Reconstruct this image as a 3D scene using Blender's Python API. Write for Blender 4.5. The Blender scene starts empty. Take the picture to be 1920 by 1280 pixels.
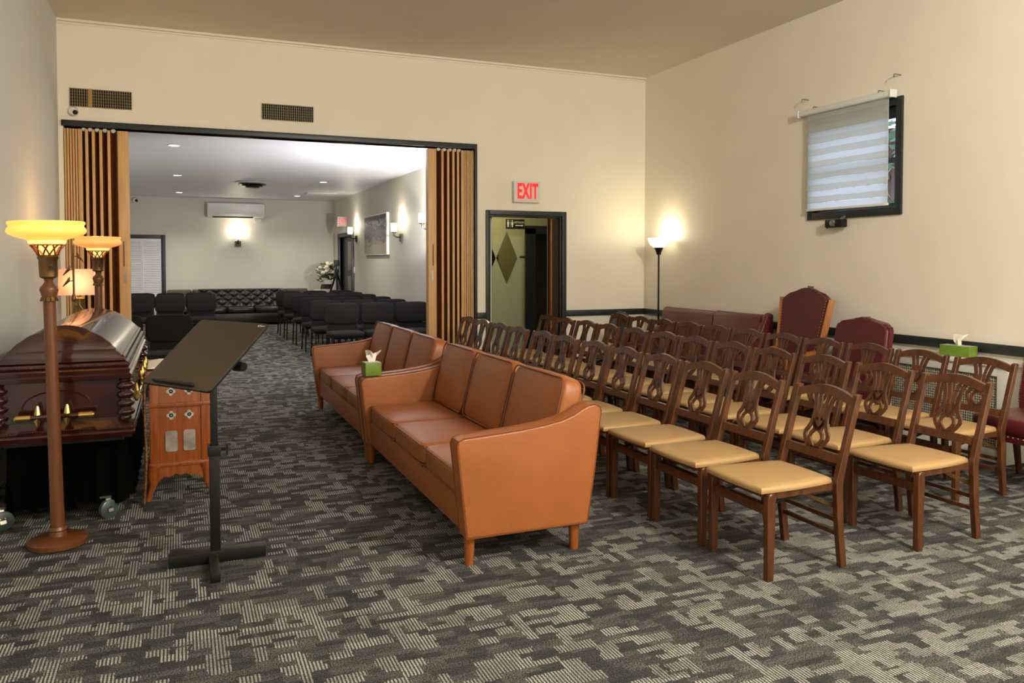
import bpy, bmesh, math, random
from mathutils import Vector, Matrix
random.seed(7)
PI = math.pi
scene = bpy.context.scene
COL = scene.collection

# ------------------------------------------------------------------ camera
CAM_H, F_PX, PPY = 1.5394, 1499.36, 537.17
YAW, PITCH, ROLL = 0.3949, 0.0321, 0.0001
fwd = Vector((math.sin(YAW) * math.cos(PITCH), math.cos(YAW) * math.cos(PITCH), -math.sin(PITCH)))
rgt = Vector((math.cos(YAW), -math.sin(YAW), 0))
upv = rgt.cross(fwd)
cam_data = bpy.data.cameras.new('camera')
cam = bpy.data.objects.new('camera', cam_data)
COL.objects.link(cam)
cam_data.sensor_width = 36.0
cam_data.lens = F_PX / 1920 * 36.0
cam_data.shift_y = -(640 - PPY) / 1920
cam_data.clip_start = 0.05
cam.matrix_world = Matrix(((rgt.x, upv.x, -fwd.x, 0), (rgt.y, upv.y, -fwd.y, 0), (rgt.z, upv.z, -fwd.z, CAM_H), (0, 0, 0, 1)))
scene.camera = cam

# ------------------------------------------------------------------ world, view, big lights
world = bpy.data.worlds.new('world')
scene.world = world
world.use_nodes = True
bg = world.node_tree.nodes['Background']
bg.inputs[0].default_value = (0.62, 0.74, 1.0, 1)
bg.inputs[1].default_value = 5.5
vs = scene.view_settings
vs.view_transform = 'Standard'
vs.look = 'None'
vs.gamma = 1.0
vs.use_curve_mapping = False
vs.exposure = 0.0


def lin(c):
    c = c / 255.0
    return c / 12.92 if c <= 0.04045 else ((c + 0.055) / 1.055) ** 2.4


def S(r, g, b):
    return (lin(r), lin(g), lin(b), 1.0)


def lamp(name, loc, power, color, radius=0.1, kind='POINT', rot=None, spot=None, blend=0.6):
    d = bpy.data.lights.new(name, kind)
    d.energy = power
    d.color = color[:3]
    d.shadow_soft_size = radius
    if kind == 'SPOT':
        d.spot_size = spot
        d.spot_blend = blend
    o = bpy.data.objects.new(name, d)
    COL.objects.link(o)
    o.location = loc
    if rot:
        o.rotation_euler = rot
    return o


WARM = (1.0, 0.95, 0.87)
NEUT = (1.0, 0.93, 0.82)
# key ceiling lamp beside the camera, plus two added, unseen fill lamps behind it
KEY_AND_FILL_LAMPS = [((3.2, 0.2, 3.62), 620, WARM), ((1.6, -1.8, 3.72), 120, WARM), ((4.9, -1.9, 3.72), 80, WARM)]
for i, (l, pw, c) in enumerate(KEY_AND_FILL_LAMPS):
    lamp('key_fill_bulb', l, pw, c, 0.13)

# room dimensions (metres); camera stands at x=0, y=0
XL, XR, YB, YF, ZC = -1.145, 6.0, 9.59, -3.2, 4.07
YB2 = YB + 0.16
FX0, FX1, FY1, FZC = -1.3, 3.754, 21.01, 3.08
OPX0, OPX1, OPZ = -1.10, 3.48, 2.955
DX0, DX1, DZ = 3.68, 4.71, 2.13

# ------------------------------------------------------------------ mesh builder
def root_matrix(o):
    m = Matrix.Identity(4)
    while o is not None:
        m = (Matrix.Translation(o.location) @ o.rotation_euler.to_matrix().to_4x4()) @ m
        o = o.parent
    return m


class MB:
    def __init__(self):
        self.bm = bmesh.new()

    def _xf(self, vs_, m):
        if m is not None:
            bmesh.ops.transform(self.bm, matrix=m, verts=vs_)

    def box(self, x0, x1, y0, y1, z0, z1, bevel=0.0, seg=2, m=None):
        r = bmesh.ops.create_cube(self.bm, size=1.0)
        v = r['verts']
        for q in v:
            q.co = Vector(((x0 + x1) / 2 + q.co.x * (x1 - x0), (y0 + y1) / 2 + q.co.y * (y1 - y0), (z0 + z1) / 2 + q.co.z * (z1 - z0)))
        if bevel > 0:
            es = list({e for q in v for e in q.link_edges})
            r2 = bmesh.ops.bevel(self.bm, geom=es, offset=bevel, segments=seg, affect='EDGES', profile=0.6)
            v = list({q for f in r2['faces'] for q in f.verts} | {q for q in v if q.is_valid})
        self._xf(v, m)
        return self

    def bar(self, p0, p1, w, d, up=(0, 0, 1), bevel=0.0):
        p0, p1 = Vector(p0), Vector(p1)
        z = (p1 - p0)
        L = z.length
        z.normalize()
        x = Vector(up).cross(z)
        if x.length < 1e-4:
            x = Vector((1, 0, 0)).cross(z)
        x.normalize()
        y = z.cross(x)
        m = Matrix(((x.x, y.x, z.x, p0.x), (x.y, y.y, z.y, p0.y), (x.z, y.z, z.z, p0.z), (0, 0, 0, 1)))
        return self.box(-w / 2, w / 2, -d / 2, d / 2, 0, L, bevel, 1, m)

    def cyl(self, p0, p1, r0, r1=None, n=16, caps=True):
        r1 = r0 if r1 is None else r1
        return self.tube([p0, p1], None, n, radii=[r0, r1], caps=caps)

    def tube(self, pts, r, n=8, closed=False, radii=None, caps=True):
        pts = [Vector(p) for p in pts]
        k = len(pts)
        rings = []
        prev = None
        for i, p in enumerate(pts):
            a = pts[i - 1] if (i > 0 or closed) else p
            b = pts[(i + 1) % k] if (i < k - 1 or closed) else p
            t = (b - a)
            if t.length < 1e-9:
                t = Vector((0, 0, 1))
            t.normalize()
            if prev is None:
                u = t.orthogonal().normalized()
            else:
                u = prev - t * prev.dot(t)
                if u.length < 1e-6:
                    u = t.orthogonal()
                u.normalize()
            prev = u
            w = t.cross(u)
            rr = radii[i] if radii else r
            rings.append([self.bm.verts.new(p + (u * math.cos(2 * PI * j / n) + w * math.sin(2 * PI * j / n)) * rr) for j in range(n)])
        m = k if closed else k - 1
        for i in range(m):
            A, B = rings[i], rings[(i + 1) % k]
            for j in range(n):
                self.bm.faces.new((A[j], A[(j + 1) % n], B[(j + 1) % n], B[j]))
        if caps and not closed:
            self.bm.faces.new(rings[0][::-1])
            self.bm.faces.new(rings[-1])
        return self

    def lathe(self, prof, c=(0, 0, 0), n=24, caps=True, m=None):
        c = Vector(c)
        rings = []
        for r, z in prof:
            rings.append([self.bm.verts.new(c + Vector((r * math.cos(2 * PI * j / n), r * math.sin(2 * PI * j / n), z))) for j in range(n)])
        for A, B in zip(rings, rings[1:]):
            for j in range(n):
                self.bm.faces.new((A[j], A[(j + 1) % n], B[(j + 1) % n], B[j]))
        if caps:
            if prof[0][0] > 1e-4:
                self.bm.faces.new(rings[0][::-1])
            if prof[-1][0] > 1e-4:
                self.bm.faces.new(rings[-1])
        self._xf([v for R in rings for v in R], m)
        return self

    def prism(self, poly, axis, a, b, bevel=0.0, seg=2, m=None):
        def mk(p, t):
            if axis == 'x':
                return Vector((t, p[0], p[1]))
            if axis == 'y':
                return Vector((p[0], t, p[1]))
            return Vector((p[0], p[1], t))
        A = [self.bm.verts.new(mk(p, a)) for p in poly]
        B = [self.bm.verts.new(mk(p, b)) for p in poly]
        n = len(poly)
        f1 = self.bm.faces.new(A)
        f2 = self.bm.faces.new(B[::-1])
        fs = [f1, f2]
        for i in range(n):
            fs.append(self.bm.faces.new((A[i], B[i], B[(i + 1) % n], A[(i + 1) % n])))
        bmesh.ops.recalc_face_normals(self.bm, faces=fs)
        v = A + B
        if bevel > 0:
            es = list(set(f1.edges) | set(f2.edges))
            r2 = bmesh.ops.bevel(self.bm, geom=es, offset=bevel, segments=seg, affect='EDGES', profile=0.6)
            v = list({q for f in r2['faces'] for q in f.verts} | {q for q in v if q.is_valid})
        self._xf(v, m)
        return self

    def ribbon(self, pts, widths, plane, t0, t1):
        """flat 2-D strip along pts (u,v) of given widths, thickness t0..t1 on the third axis; plane(u,v,t)->Vector"""
        L, Rr = [], []
        for i, p in enumerate(pts):
            a = pts[max(0, i - 1)]
            b = pts[min(len(pts) - 1, i + 1)]
            tx, ty = b[0] - a[0], b[1] - a[1]
            q = math.hypot(tx, ty)
            nx, ny = -ty / q, tx / q
            w = widths[i] / 2 if hasattr(widths, '__len__') else widths / 2
            L.append((p[0] + nx * w, p[1] + ny * w))
            Rr.append((p[0] - nx * w, p[1] - ny * w))
        V = []
        for l, r in zip(L, Rr):
            V.append([self.bm.verts.new(plane(l[0], l[1], t0)), self.bm.verts.new(plane(r[0], r[1], t0)),
                      self.bm.verts.new(plane(r[0], r[1], t1)), self.bm.verts.new(plane(l[0], l[1], t1))])
        fs = []
        for a, b in zip(V, V[1:]):
            for j in range(4):
                fs.append(self.bm.faces.new((a[j], a[(j + 1) % 4], b[(j + 1) % 4], b[j])))
        fs.append(self.bm.faces.new(V[0][::-1]))
        fs.append(self.bm.faces.new(V[-1]))
        bmesh.ops.recalc_face_normals(self.bm, faces=fs)
        return self

    def cushion(self, c, h, axis=2, puff=0.18, n=6.0, cuts=5, m=None):
        tb_ = bmesh.new()
        bmesh.ops.create_cube(tb_, size=2.0)
        bmesh.ops.subdivide_edges(tb_, edges=tb_.edges[:], cuts=cuts, use_grid_fill=True)
        o = [i for i in range(3) if i != axis]
        tb_.verts.index_update()
        new = []
        for q in tb_.verts:
            p = q.co.copy()
            # denser towards the rim so that the rounding stays smooth
            for i in range(3):
                p[i] = math.sin(p[i] * PI / 2)
            mx = max(abs(p.x), abs(p.y), abs(p.z))
            nn = (abs(p.x) ** n + abs(p.y) ** n + abs(p.z) ** n) ** (1 / n)
            p2 = p * (mx / nn)
            k = (1 - p[o[0]] ** 2) * (1 - p[o[1]] ** 2)
            p2[axis] *= (1 - puff) + puff * k * 1.6
            w = Vector((p2.x * h[0], p2.y * h[1], p2.z * h[2])) + Vector(c)
            new.append(self.bm.verts.new(m @ w if m is not None else w))
        for f in tb_.faces:
            self.bm.faces.new([new[v.index] for v in f.verts])
        tb_.free()
        return self

    def sphere(self, c, r, scale=(1, 1, 1), u=16, v=10):
        q = bmesh.ops.create_uvsphere(self.bm, u_segments=u, v_segments=v, radius=r)['verts']
        for w in q:
            w.co = Vector((w.co.x * scale[0] + c[0], w.co.y * scale[1] + c[1], w.co.z * scale[2] + c[2]))
        return self

    def grid(self, fn, nu, nv, closed_u=False):
        R = [[self.bm.verts.new(fn(i / nu, j / nv)) for i in range(nu if closed_u else nu + 1)] for j in range(nv + 1)]
        m = len(R[0])
        for j in range(nv):
            for i in range(m if closed_u else m - 1):
                self.bm.faces.new((R[j][i], R[j][(i + 1) % m], R[j + 1][(i + 1) % m], R[j + 1][i]))
        return self

    def mesh(self, mt, smooth=None):
        me = bpy.data.meshes.new('mesh')
        bmesh.ops.recalc_face_normals(self.bm, faces=self.bm.faces[:])
        self.bm.to_mesh(me)
        self.bm.free()
        if smooth:
            me.shade_smooth()
            me.set_sharp_from_angle(angle=math.radians(smooth))
        if mt:
            me.materials.append(mt)
        return me

    def build(self, name, mt, parent=None, smooth=40, local=False):
        me = self.mesh(mt, smooth)
        me.name = name
        o = bpy.data.objects.new(name, me)
        COL.objects.link(o)
        if parent is not None:
            if not local:
                me.transform(root_matrix(parent).inverted())
            o.parent = parent
        elif not local:
            co = [v.co for v in me.vertices]
            c = Vector(((min(v.x for v in co) + max(v.x for v in co)) / 2, (min(v.y for v in co) + max(v.y for v in co)) / 2, min(v.z for v in co)))
            me.transform(Matrix.Translation(-c))
            o.location = c
        return o


def tag(o, label, cat, group=None, kind=None):
    o['label'] = label
    o['category'] = cat
    if group:
        o['group'] = group
    if kind:
        o['kind'] = kind
    return o


def struct(o, label, cat):
    return tag(o, label, cat, kind='structure')


def thing(name, label, cat, loc=(0, 0, 0), rz=0.0, group=None):
    o = bpy.data.objects.new(name, None)
    COL.objects.link(o)
    o.location = loc
    o.rotation_euler = (0, 0, rz)
    o.empty_display_size = 0.1
    return tag(o, label, cat, group)


def copy_tree(o, parent=None):
    c = o.copy()
    COL.objects.link(c)
    c.parent = parent
    for ch in list(o.children):
        copy_tree(ch, c)
    return c


def text_mesh(body, size, depth, mt, sx=1.0, spacing=1.0, bold=0.0):
    cu = bpy.data.curves.new('lettering', 'FONT')
    cu.body = body
    cu.size = size
    cu.extrude = depth
    cu.offset = bold
    cu.space_character = spacing
    cu.align_x = 'CENTER'
    cu.align_y = 'CENTER'
    t = bpy.data.objects.new('lettering_tmp', cu)
    COL.objects.link(t)
    dg = bpy.context.evaluated_depsgraph_get()
    me = bpy.data.meshes.new_from_object(t.evaluated_get(dg))
    bpy.data.objects.remove(t)
    me.transform(Matrix.Diagonal((sx, 1, 1, 1)))
    me.materials.clear()
    me.materials.append(mt)
    return me


def add_mesh(name, me, parent, world_m):
    o = bpy.data.objects.new(name, me)
    COL.objects.link(o)
    me.transform(root_matrix(parent).inverted() @ world_m)
    o.parent = parent
    return o

# ------------------------------------------------------------------ materials
def nmat(name):
    m = bpy.data.materials.new(name)
    m.use_nodes = True
    nt = m.node_tree
    b = nt.nodes['Principled BSDF']
    return m, nt, b


def N(nt, t, **kw):
    n = nt.nodes.new(t)
    for k, v in kw.items():
        setattr(n, k, v)
    return n


def noise_node(nt, scale, detail=3, coord='Object', stretch=None, rough=0.5):
    tc = N(nt, 'ShaderNodeTexCoord')
    src = tc.outputs[coord]
    if stretch:
        mp = N(nt, 'ShaderNodeMapping')
        mp.inputs['Scale'].default_value = stretch
        nt.links.new(src, mp.inputs[0])
        src = mp.outputs[0]
    n = N(nt, 'ShaderNodeTexNoise')
    n.inputs['Scale'].default_value = scale
    n.inputs['Detail'].default_value = detail
    n.inputs['Roughness'].default_value = rough
    nt.links.new(src, n.inputs['Vector'])
    return n


def ramp(nt, fac, c0, c1, p0=0.3, p1=0.7):
    r = N(nt, 'ShaderNodeValToRGB')
    r.color_ramp.elements[0].position = p0
    r.color_ramp.elements[0].color = c0
    r.color_ramp.elements[1].position = p1
    r.color_ramp.elements[1].color = c1
    nt.links.new(fac, r.inputs[0])
    return r


def bump(nt, b, fac, strength, dist=0.002):
    bp = N(nt, 'ShaderNodeBump')
    bp.inputs['Strength'].default_value = strength
    bp.inputs['Distance'].default_value = dist
    nt.links.new(fac, bp.inputs['Height'])
    nt.links.new(bp.outputs[0], b.inputs['Normal'])


def mul(c, k):
    return (min(1, c[0] * k), min(1, c[1] * k), min(1, c[2] * k), 1)


def basic(name, col, rough=0.5, metal=0.0, var=0.12, scale=6, bscale=0, bstr=0.1, coat=0.0, stretch=None, spec=None):
    m, nt, b = nmat(name)
    n = noise_node(nt, scale, 3, 'Object', stretch)
    r = ramp(nt, n.outputs['Fac'], mul(col, 1 - var), mul(col, 1 + var))
    nt.links.new(r.outputs[0], b.inputs['Base Color'])
    b.inputs['Roughness'].default_value = rough
    b.inputs['Metallic'].default_value = metal
    if coat:
        b.inputs['Coat Weight'].default_value = coat
        b.inputs['Coat Roughness'].default_value = 0.08
    if spec is not None:
        b.inputs['Specular IOR Level'].default_value = spec
    if bscale:
        n2 = noise_node(nt, bscale, 2)
        bump(nt, b, n2.outputs['Fac'], bstr)
    return m


def glow(name, col, strength, base=None):
    m, nt, b = nmat(name)
    n = noise_node(nt, 8, 2)
    r = ramp(nt, n.outputs['Fac'], mul(col, 0.93), col)
    nt.links.new(r.outputs[0], b.inputs['Emission Color'])
    b.inputs['Emission Strength'].default_value = strength
    b.inputs['Base Color'].default_value = base or col
    b.inputs['Roughness'].default_value = 0.3
    return m


def wood(name, dark, light, rough=0.35, stretch=(30, 30, 2.5), scale=2.0, coat=0.0):
    m, nt, b = nmat(name)
    n = noise_node(nt, scale, 5, 'Object', stretch, 0.6)
    r = ramp(nt, n.outputs['Fac'], dark, light, 0.32, 0.68)
    nt.links.new(r.outputs[0], b.inputs['Base Color'])
    b.inputs['Roughness'].default_value = rough
    if coat:
        b.inputs['Coat Weight'].default_value = coat
        b.inputs['Coat Roughness'].default_value = 0.06
    bump(nt, b, n.outputs['Fac'], 0.08, 0.001)
    return m


def leather(name, col, rough=0.42, var=0.1, grain=220):
    m, nt, b = nmat(name)
    n = noise_node(nt, 5, 4)
    r = ramp(nt, n.outputs['Fac'], mul(col, 1 - var), mul(col, 1 + var))
    nt.links.new(r.outputs[0], b.inputs['Base Color'])
    b.inputs['Roughness'].default_value = rough
    tc = N(nt, 'ShaderNodeTexCoord')
    v = N(nt, 'ShaderNodeTexVoronoi')
    v.inputs['Scale'].default_value = grain
    nt.links.new(tc.outputs['Object'], v.inputs['Vector'])
    n2 = noise_node(nt, 14, 3)
    ad = N(nt, 'ShaderNodeMath', operation='MULTIPLY_ADD')
    nt.links.new(n2.outputs['Fac'], ad.inputs[0])
    ad.inputs[1].default_value = 3.0
    nt.links.new(v.outputs['Distance'], ad.inputs[2])
    bump(nt, b, ad.outputs[0], 0.25, 0.0025)
    return m


def carpet_material():
    m, nt, b = nmat('carpet_weave')
    L = nt.links.new
    geo = N(nt, 'ShaderNodeNewGeometry')
    sp = N(nt, 'ShaderNodeSeparateXYZ')
    L(geo.outputs['Position'], sp.inputs[0])

    def mth(op, a, bb=None, c=None):
        n = N(nt, 'ShaderNodeMath', operation=op)
        for i, v in enumerate((a, bb, c)):
            if v is None:
                continue
            if isinstance(v, (int, float)):
                n.inputs[i].default_value = v
            else:
                L(v, n.inputs[i])
        return n.outputs[0]

    def white(x, y=None):
        w = N(nt, 'ShaderNodeTexWhiteNoise', noise_dimensions='2D')
        cb = N(nt, 'ShaderNodeCombineXYZ')
        L(x, cb.inputs[0])
        if y is not None:
            L(y, cb.inputs[1])
        else:
            cb.inputs[1].default_value = 3.7
        L(cb.outputs[0], w.inputs['Vector'])
        return w.outputs['Value']
    X0, Y0 = sp.outputs[0], sp.outputs[1]
    jn = N(nt, 'ShaderNodeTexNoise')
    jn.inputs['Scale'].default_value = 38
    jn.inputs['Detail'].default_value = 3
    L(geo.outputs['Position'], jn.inputs['Vector'])
    jsp = N(nt, 'ShaderNodeSeparateColor')
    L(jn.outputs['Color'], jsp.inputs[0])
    X = mth('MULTIPLY_ADD', jsp.outputs[0], 0.035, X0)
    Y = mth('MULTIPLY_ADD', jsp.outputs[1], 0.022, Y0)

    def cells(cx, cy, jit, off):
        j = mth('FLOOR', mth('DIVIDE', mth('ADD', Y, off), cy))
        xo = mth('MULTIPLY_ADD', white(j), jit, X)
        i = mth('FLOOR', mth('DIVIDE', xo, cx))
        return white(i, mth('ADD', j, off))
    A = cells(0.085, 0.058, 0.5, 11.3)
    B = cells(0.045, 0.12, 0.8, 5.1)
    C = cells(0.16, 0.036, 0.9, 23.0)
    V = cells(0.12, 0.09, 0.7, 41.0)
    mk = mth('MAXIMUM', mth('MAXIMUM', mth('GREATER_THAN', A, 0.78), mth('GREATER_THAN', B, 0.87)), mth('GREATER_THAN', C, 0.85))
    dk = mth('MAXIMUM', mth('LESS_THAN', A, 0.22), mth('LESS_THAN', C, 0.2))
    # striping: bars running towards the back of the room
    wob = N(nt, 'ShaderNodeTexNoise')
    wob.inputs['Scale'].default_value = 60
    L(geo.outputs['Position'], wob.inputs['Vector'])
    xs = mth('MULTIPLY_ADD', wob.outputs['Fac'], 0.004, X0)
    st = mth('SINE', mth('MULTIPLY', xs, 2 * PI / 0.0135))
    dash = mth('SINE', mth('MULTIPLY_ADD', xs, 210.0, mth('MULTIPLY', Y0, 2 * PI / 0.016)))
    st = mth('MULTIPLY_ADD', dash, 0.28, mth('MULTIPLY_ADD', st, 1.15, 0.55))
    stc = N(nt, 'ShaderNodeClamp')
    L(st, stc.inputs[0])
    bright = mth('MULTIPLY', mth('MULTIPLY', mk, stc.outputs[0]), mth('MULTIPLY', mth('MULTIPLY_ADD', V, 0.45, 0.5), mth('MULTIPLY_ADD', jsp.outputs[2], 0.9, 0.5)))
    sn = N(nt, 'ShaderNodeTexNoise')
    sn.inputs['Scale'].default_value = 170
    sn.inputs['Detail'].default_value = 2
    mpp = N(nt, 'ShaderNodeMapping')
    mpp.inputs['Scale'].default_value = (1, 1.0, 1)
    L(geo.outputs['Position'], mpp.inputs[0])
    L(mpp.outputs[0], sn.inputs['Vector'])
    ln = N(nt, 'ShaderNodeTexNoise')
    ln.inputs['Scale'].default_value = 6
    mp2 = N(nt, 'ShaderNodeMapping')
    mp2.inputs['Scale'].default_value = (0.6, 3.0, 1)
    L(geo.outputs['Position'], mp2.inputs[0])
    L(mp2.outputs[0], ln.inputs['Vector'])
    base = ramp(nt, sn.outputs['Fac'], S(22, 23, 23), S(110, 110, 106), 0.36, 0.66)
    base2 = N(nt, 'ShaderNodeMixRGB', blend_type='MULTIPLY')
    base2.inputs[0].default_value = 1.0
    tint = ramp(nt, ln.outputs['Fac'], (0.62, 0.64, 0.64, 1), (1.12, 1.1, 1.06, 1), 0.35, 0.65)
    L(base.outputs[0], base2.inputs[1])
    L(tint.outputs[0], base2.inputs[2])
    dark = N(nt, 'ShaderNodeMixRGB', blend_type='MIX')
    gap = mth('MULTIPLY', mk, mth('SUBTRACT', 1.0, stc.outputs[0]))
    L(mth('MULTIPLY', mth('MAXIMUM', dk, gap), 0.5), dark.inputs[0])
    L(base2.outputs[0], dark.inputs[1])
    dark.inputs[2].default_value = S(32, 33, 33)
    mix = N(nt, 'ShaderNodeMixRGB', blend_type='MIX')
    L(mth('MINIMUM', mth('MULTIPLY', bright, 0.9), 0.92), mix.inputs[0])
    L(dark.outputs[0], mix.inputs[1])
    lc = ramp(nt, sn.outputs['Fac'], S(142, 142, 136), S(198, 197, 188), 0.3, 0.7)
    L(lc.outputs[0], mix.inputs[2])
    L(mix.outputs[0], b.inputs['Base Color'])
    b.inputs['Roughness'].default_value = 0.95
    b.inputs['Specular IOR Level'].default_value = 0.15
    bump(nt, b, mth('ADD', sn.outputs['Fac'], bright), 0.35, 0.003)
    return m


M = {}
M['carpet'] = carpet_material()
M['wall'] = basic('cream_wall_paint', S(241, 234, 217), 0.75, var=0.02, scale=2, bscale=90, bstr=0.06)
M['wall_left'] = basic('pale_dimmed_wall_paint', S(206, 210, 204), 0.7, var=0.02, scale=2, bscale=90, bstr=0.06)  # greyer wall, its colour also dimmed and cooled to imitate weaker, cooler light
M['ceiling'] = basic('ceiling_paint', S(222, 214, 198), 0.8, var=0.02, scale=2, bscale=60, bstr=0.05)
M['fwall'] = basic('offwhite_wall_paint', S(214, 210, 198), 0.7, var=0.02, scale=2, bscale=90, bstr=0.05)
M['fceil'] = basic('white_ceiling_paint', S(222, 222, 226), 0.5, var=0.02, scale=2, bscale=30, bstr=0.02)
M['trim'] = basic('dark_green_black_trim', S(34, 40, 42), 0.4, var=0.15, scale=9, bscale=60, bstr=0.05)
M['hall'] = basic('olive_hall_paint', S(150, 150, 118), 0.7, var=0.04, scale=3, bscale=80, bstr=0.05)
M['black_door'] = basic('black_satin_paint', S(22, 24, 26), 0.35, var=0.15)
M['tan_wood'] = wood('tan_partition_wood', S(200, 154, 98), S(222, 178, 122), 0.45, (40, 40, 1.2))
M['brown_wood'] = wood('brown_partition_veneer', S(96, 50, 18), S(120, 66, 27), 0.5, (40, 40, 1.2))
M['hall_wood'] = wood('dull_brown_vinyl', S(84, 62, 44), S(104, 80, 58), 0.5, (40, 40, 1.2))
M['chair_wood'] = wood('mahogany_chair_wood', S(60, 32, 15), S(96, 55, 27), 0.30, (14, 14, 3), 2.5)
M['cream_vinyl'] = leather('cream_vinyl', S(168, 135, 89), 0.36, 0.05, 320)
M['tan_leather'] = leather('cognac_leather', S(150, 86, 41), 0.40, 0.08, 260)
M['piping'] = leather('cognac_piping', S(118, 62, 28), 0.4, 0.08, 260)
M['sofa_leg'] = wood('walnut_leg', S(120, 62, 22), S(156, 88, 36), 0.35)
M['casket'] = wood('polished_mahogany', S(40, 9, 7), S(58, 15, 11), 0.2, (3, 26, 26), 2.0, 0.6)
M['gold'] = basic('aged_gold', S(196, 164, 96), 0.25, 1.0, 0.1)
M['skirt'] = basic('black_cloth', S(5, 5, 5), 1.0, var=0.2, scale=20, bscale=300, bstr=0.2, spec=0.05)
M['amber'] = glow('amber_glass', S(255, 178, 70), 1.25, S(240, 190, 110))
M['amber2'] = glow('amber_glass_dimmer', S(255, 160, 74), 0.75, S(240, 190, 120))
M['amber_hot'] = glow('amber_glass_collar', S(255, 214, 120), 1.5, S(250, 210, 140))
M['bronze'] = basic('bronze_metal', S(122, 92, 58), 0.32, 0.9, 0.2)
M['bronze_red'] = basic('red_bronze_filigree', S(150, 80, 40), 0.35, 0.7, 0.25, 40)
M['lamp_pole'] = wood('red_brown_lamp_pole', S(90, 51, 24), S(108, 62, 31), 0.36)
M['lectern'] = basic('brown_black_laminate', S(54, 43, 31), 0.42, var=0.08, scale=40, bscale=200, bstr=0.1)
M['black_metal'] = basic('black_powder_coat', S(15, 15, 15), 0.42, 0.2, 0.1)
M['cab_wood'] = wood('orange_cabinet_wood', S(120, 58, 20), S(154, 82, 32), 0.3, (30, 30, 2.2), 2.0, 0.3)
M['cab_glass'] = basic('grey_cabinet_glass', S(150, 140, 132), 0.2, var=0.3, scale=14)
M['pearl'] = basic('pearl_inlay', S(168, 172, 168), 0.3, var=0.25, scale=90)
M['leopard'] = None
M['green_box'] = basic('green_tissue_card', S(104, 132, 42), 0.4, var=0.1, scale=24)
M['tissue'] = basic('white_tissue', S(238, 230, 214), 0.9, var=0.03, bscale=30, bstr=0.2)
M['red_leather'] = leather('burgundy_leather', S(86, 26, 30), 0.33, 0.12, 240)
M['throne_wood'] = wood('honey_oak', S(142, 84, 34), S(178, 112, 50), 0.4)
M['nail'] = basic('brass_nail', S(190, 160, 120), 0.3, 1.0, 0.1)
M['white_metal'] = basic('white_enamel', S(222, 220, 210), 0.45, var=0.03)
M['white_plastic'] = basic('white_plastic', S(226, 226, 220), 0.35, var=0.02)
M['white_lamp'] = glow('white_torchiere_glass', S(255, 240, 205), 2.6)
M['sconce_glass'] = glow('sconce_glass', S(255, 244, 215), 5.0)
M['down_glass'] = glow('downlight_lens', S(255, 246, 226), 7.0)
M['fabric_black'] = basic('charcoal_upholstery', S(34, 33, 34), 0.95, var=0.18, scale=160, bscale=500, bstr=0.3, spec=0.2)
M['black_leather'] = leather('black_tufted_leather', S(38, 34, 32), 0.28, 0.15, 200)
M['vent_dark'] = basic('dark_duct', S(20, 17, 12), 0.8, var=0.2)
M['vent_bar'] = basic('vent_louver_paint', S(150, 134, 96), 0.5, var=0.1)
M['vent_gold'] = basic('vent_strip_ochre', S(170, 140, 76), 0.6, var=0.1)
M['sign_red'] = glow('exit_red', S(226, 30, 34), 0.9)
M['sign_black'] = basic('black_sign_board', S(18, 20, 22), 0.4, var=0.1)
M['sign_white'] = basic('white_lettering', S(220, 220, 215), 0.5, var=0.03)
M['mirror'] = basic('mirror_silver', S(170, 165, 140), 0.04, 1.0, 0.02)
M['louver'] = basic('white_louver_paint', S(226, 226, 226), 0.5, var=0.02)
M['grey_fabric'] = basic('taupe_upholstery', S(98, 90, 78), 0.9, var=0.12, scale=60)
M['brass'] = basic('ribbed_brass', S(150, 130, 70), 0.3, 1.0, 0.2)
M['caster'] = basic('grey_teal_caster', S(74, 86, 84), 0.3, 0.1, 0.15)
M['dark_bronze'] = basic('dark_bronze', S(52, 42, 34), 0.4, 0.6, 0.15)
M['steel'] = basic('brushed_steel', S(150, 150, 145), 0.3, 1.0, 0.1)
M['flower'] = basic('ivory_petals', S(232, 224, 196), 0.7, var=0.1, scale=30)
M['leaf'] = basic('green_leaf', S(54, 78, 40), 0.6, var=0.3, scale=12)
M['paper'] = basic('white_paper', S(226, 216, 200), 0.8, var=0.04)
M['grey_glass'] = basic('frosted_grey_pane', S(120, 108, 88), 0.35, var=0.12)


def leopard_material():
    m, nt, b = nmat('spotted_brown_cloth')
    tc = N(nt, 'ShaderNodeTexCoord')
    v = N(nt, 'ShaderNodeTexVoronoi')
    v.inputs['Scale'].default_value = 60
    nt.links.new(tc.outputs['Object'], v.inputs['Vector'])
    r = ramp(nt, v.outputs['Distance'], S(50, 28, 14), S(132, 84, 44), 0.3, 0.5)
    nt.links.new(r.outputs[0], b.inputs['Base Color'])
    b.inputs['Roughness'].default_value = 0.9
    return m


def cane_material():
    m, nt, b = nmat('cane_grille_weave')
    tc = N(nt, 'ShaderNodeTexCoord')
    v = N(nt, 'ShaderNodeTexVoronoi')
    v.inputs['Scale'].default_value = 50
    v.inputs['Randomness'].default_value = 0.15
    nt.links.new(tc.outputs['Object'], v.inputs['Vector'])
    r = ramp(nt, v.outputs['Distance'], S(54, 54, 46), S(196, 190, 168), 0.28, 0.62)
    nt.links.new(r.outputs[0], b.inputs['Base Color'])
    b.inputs['Roughness'].default_value = 0.5
    bump(nt, b, v.outputs['Distance'], 0.5, 0.003)
    return m


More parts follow.
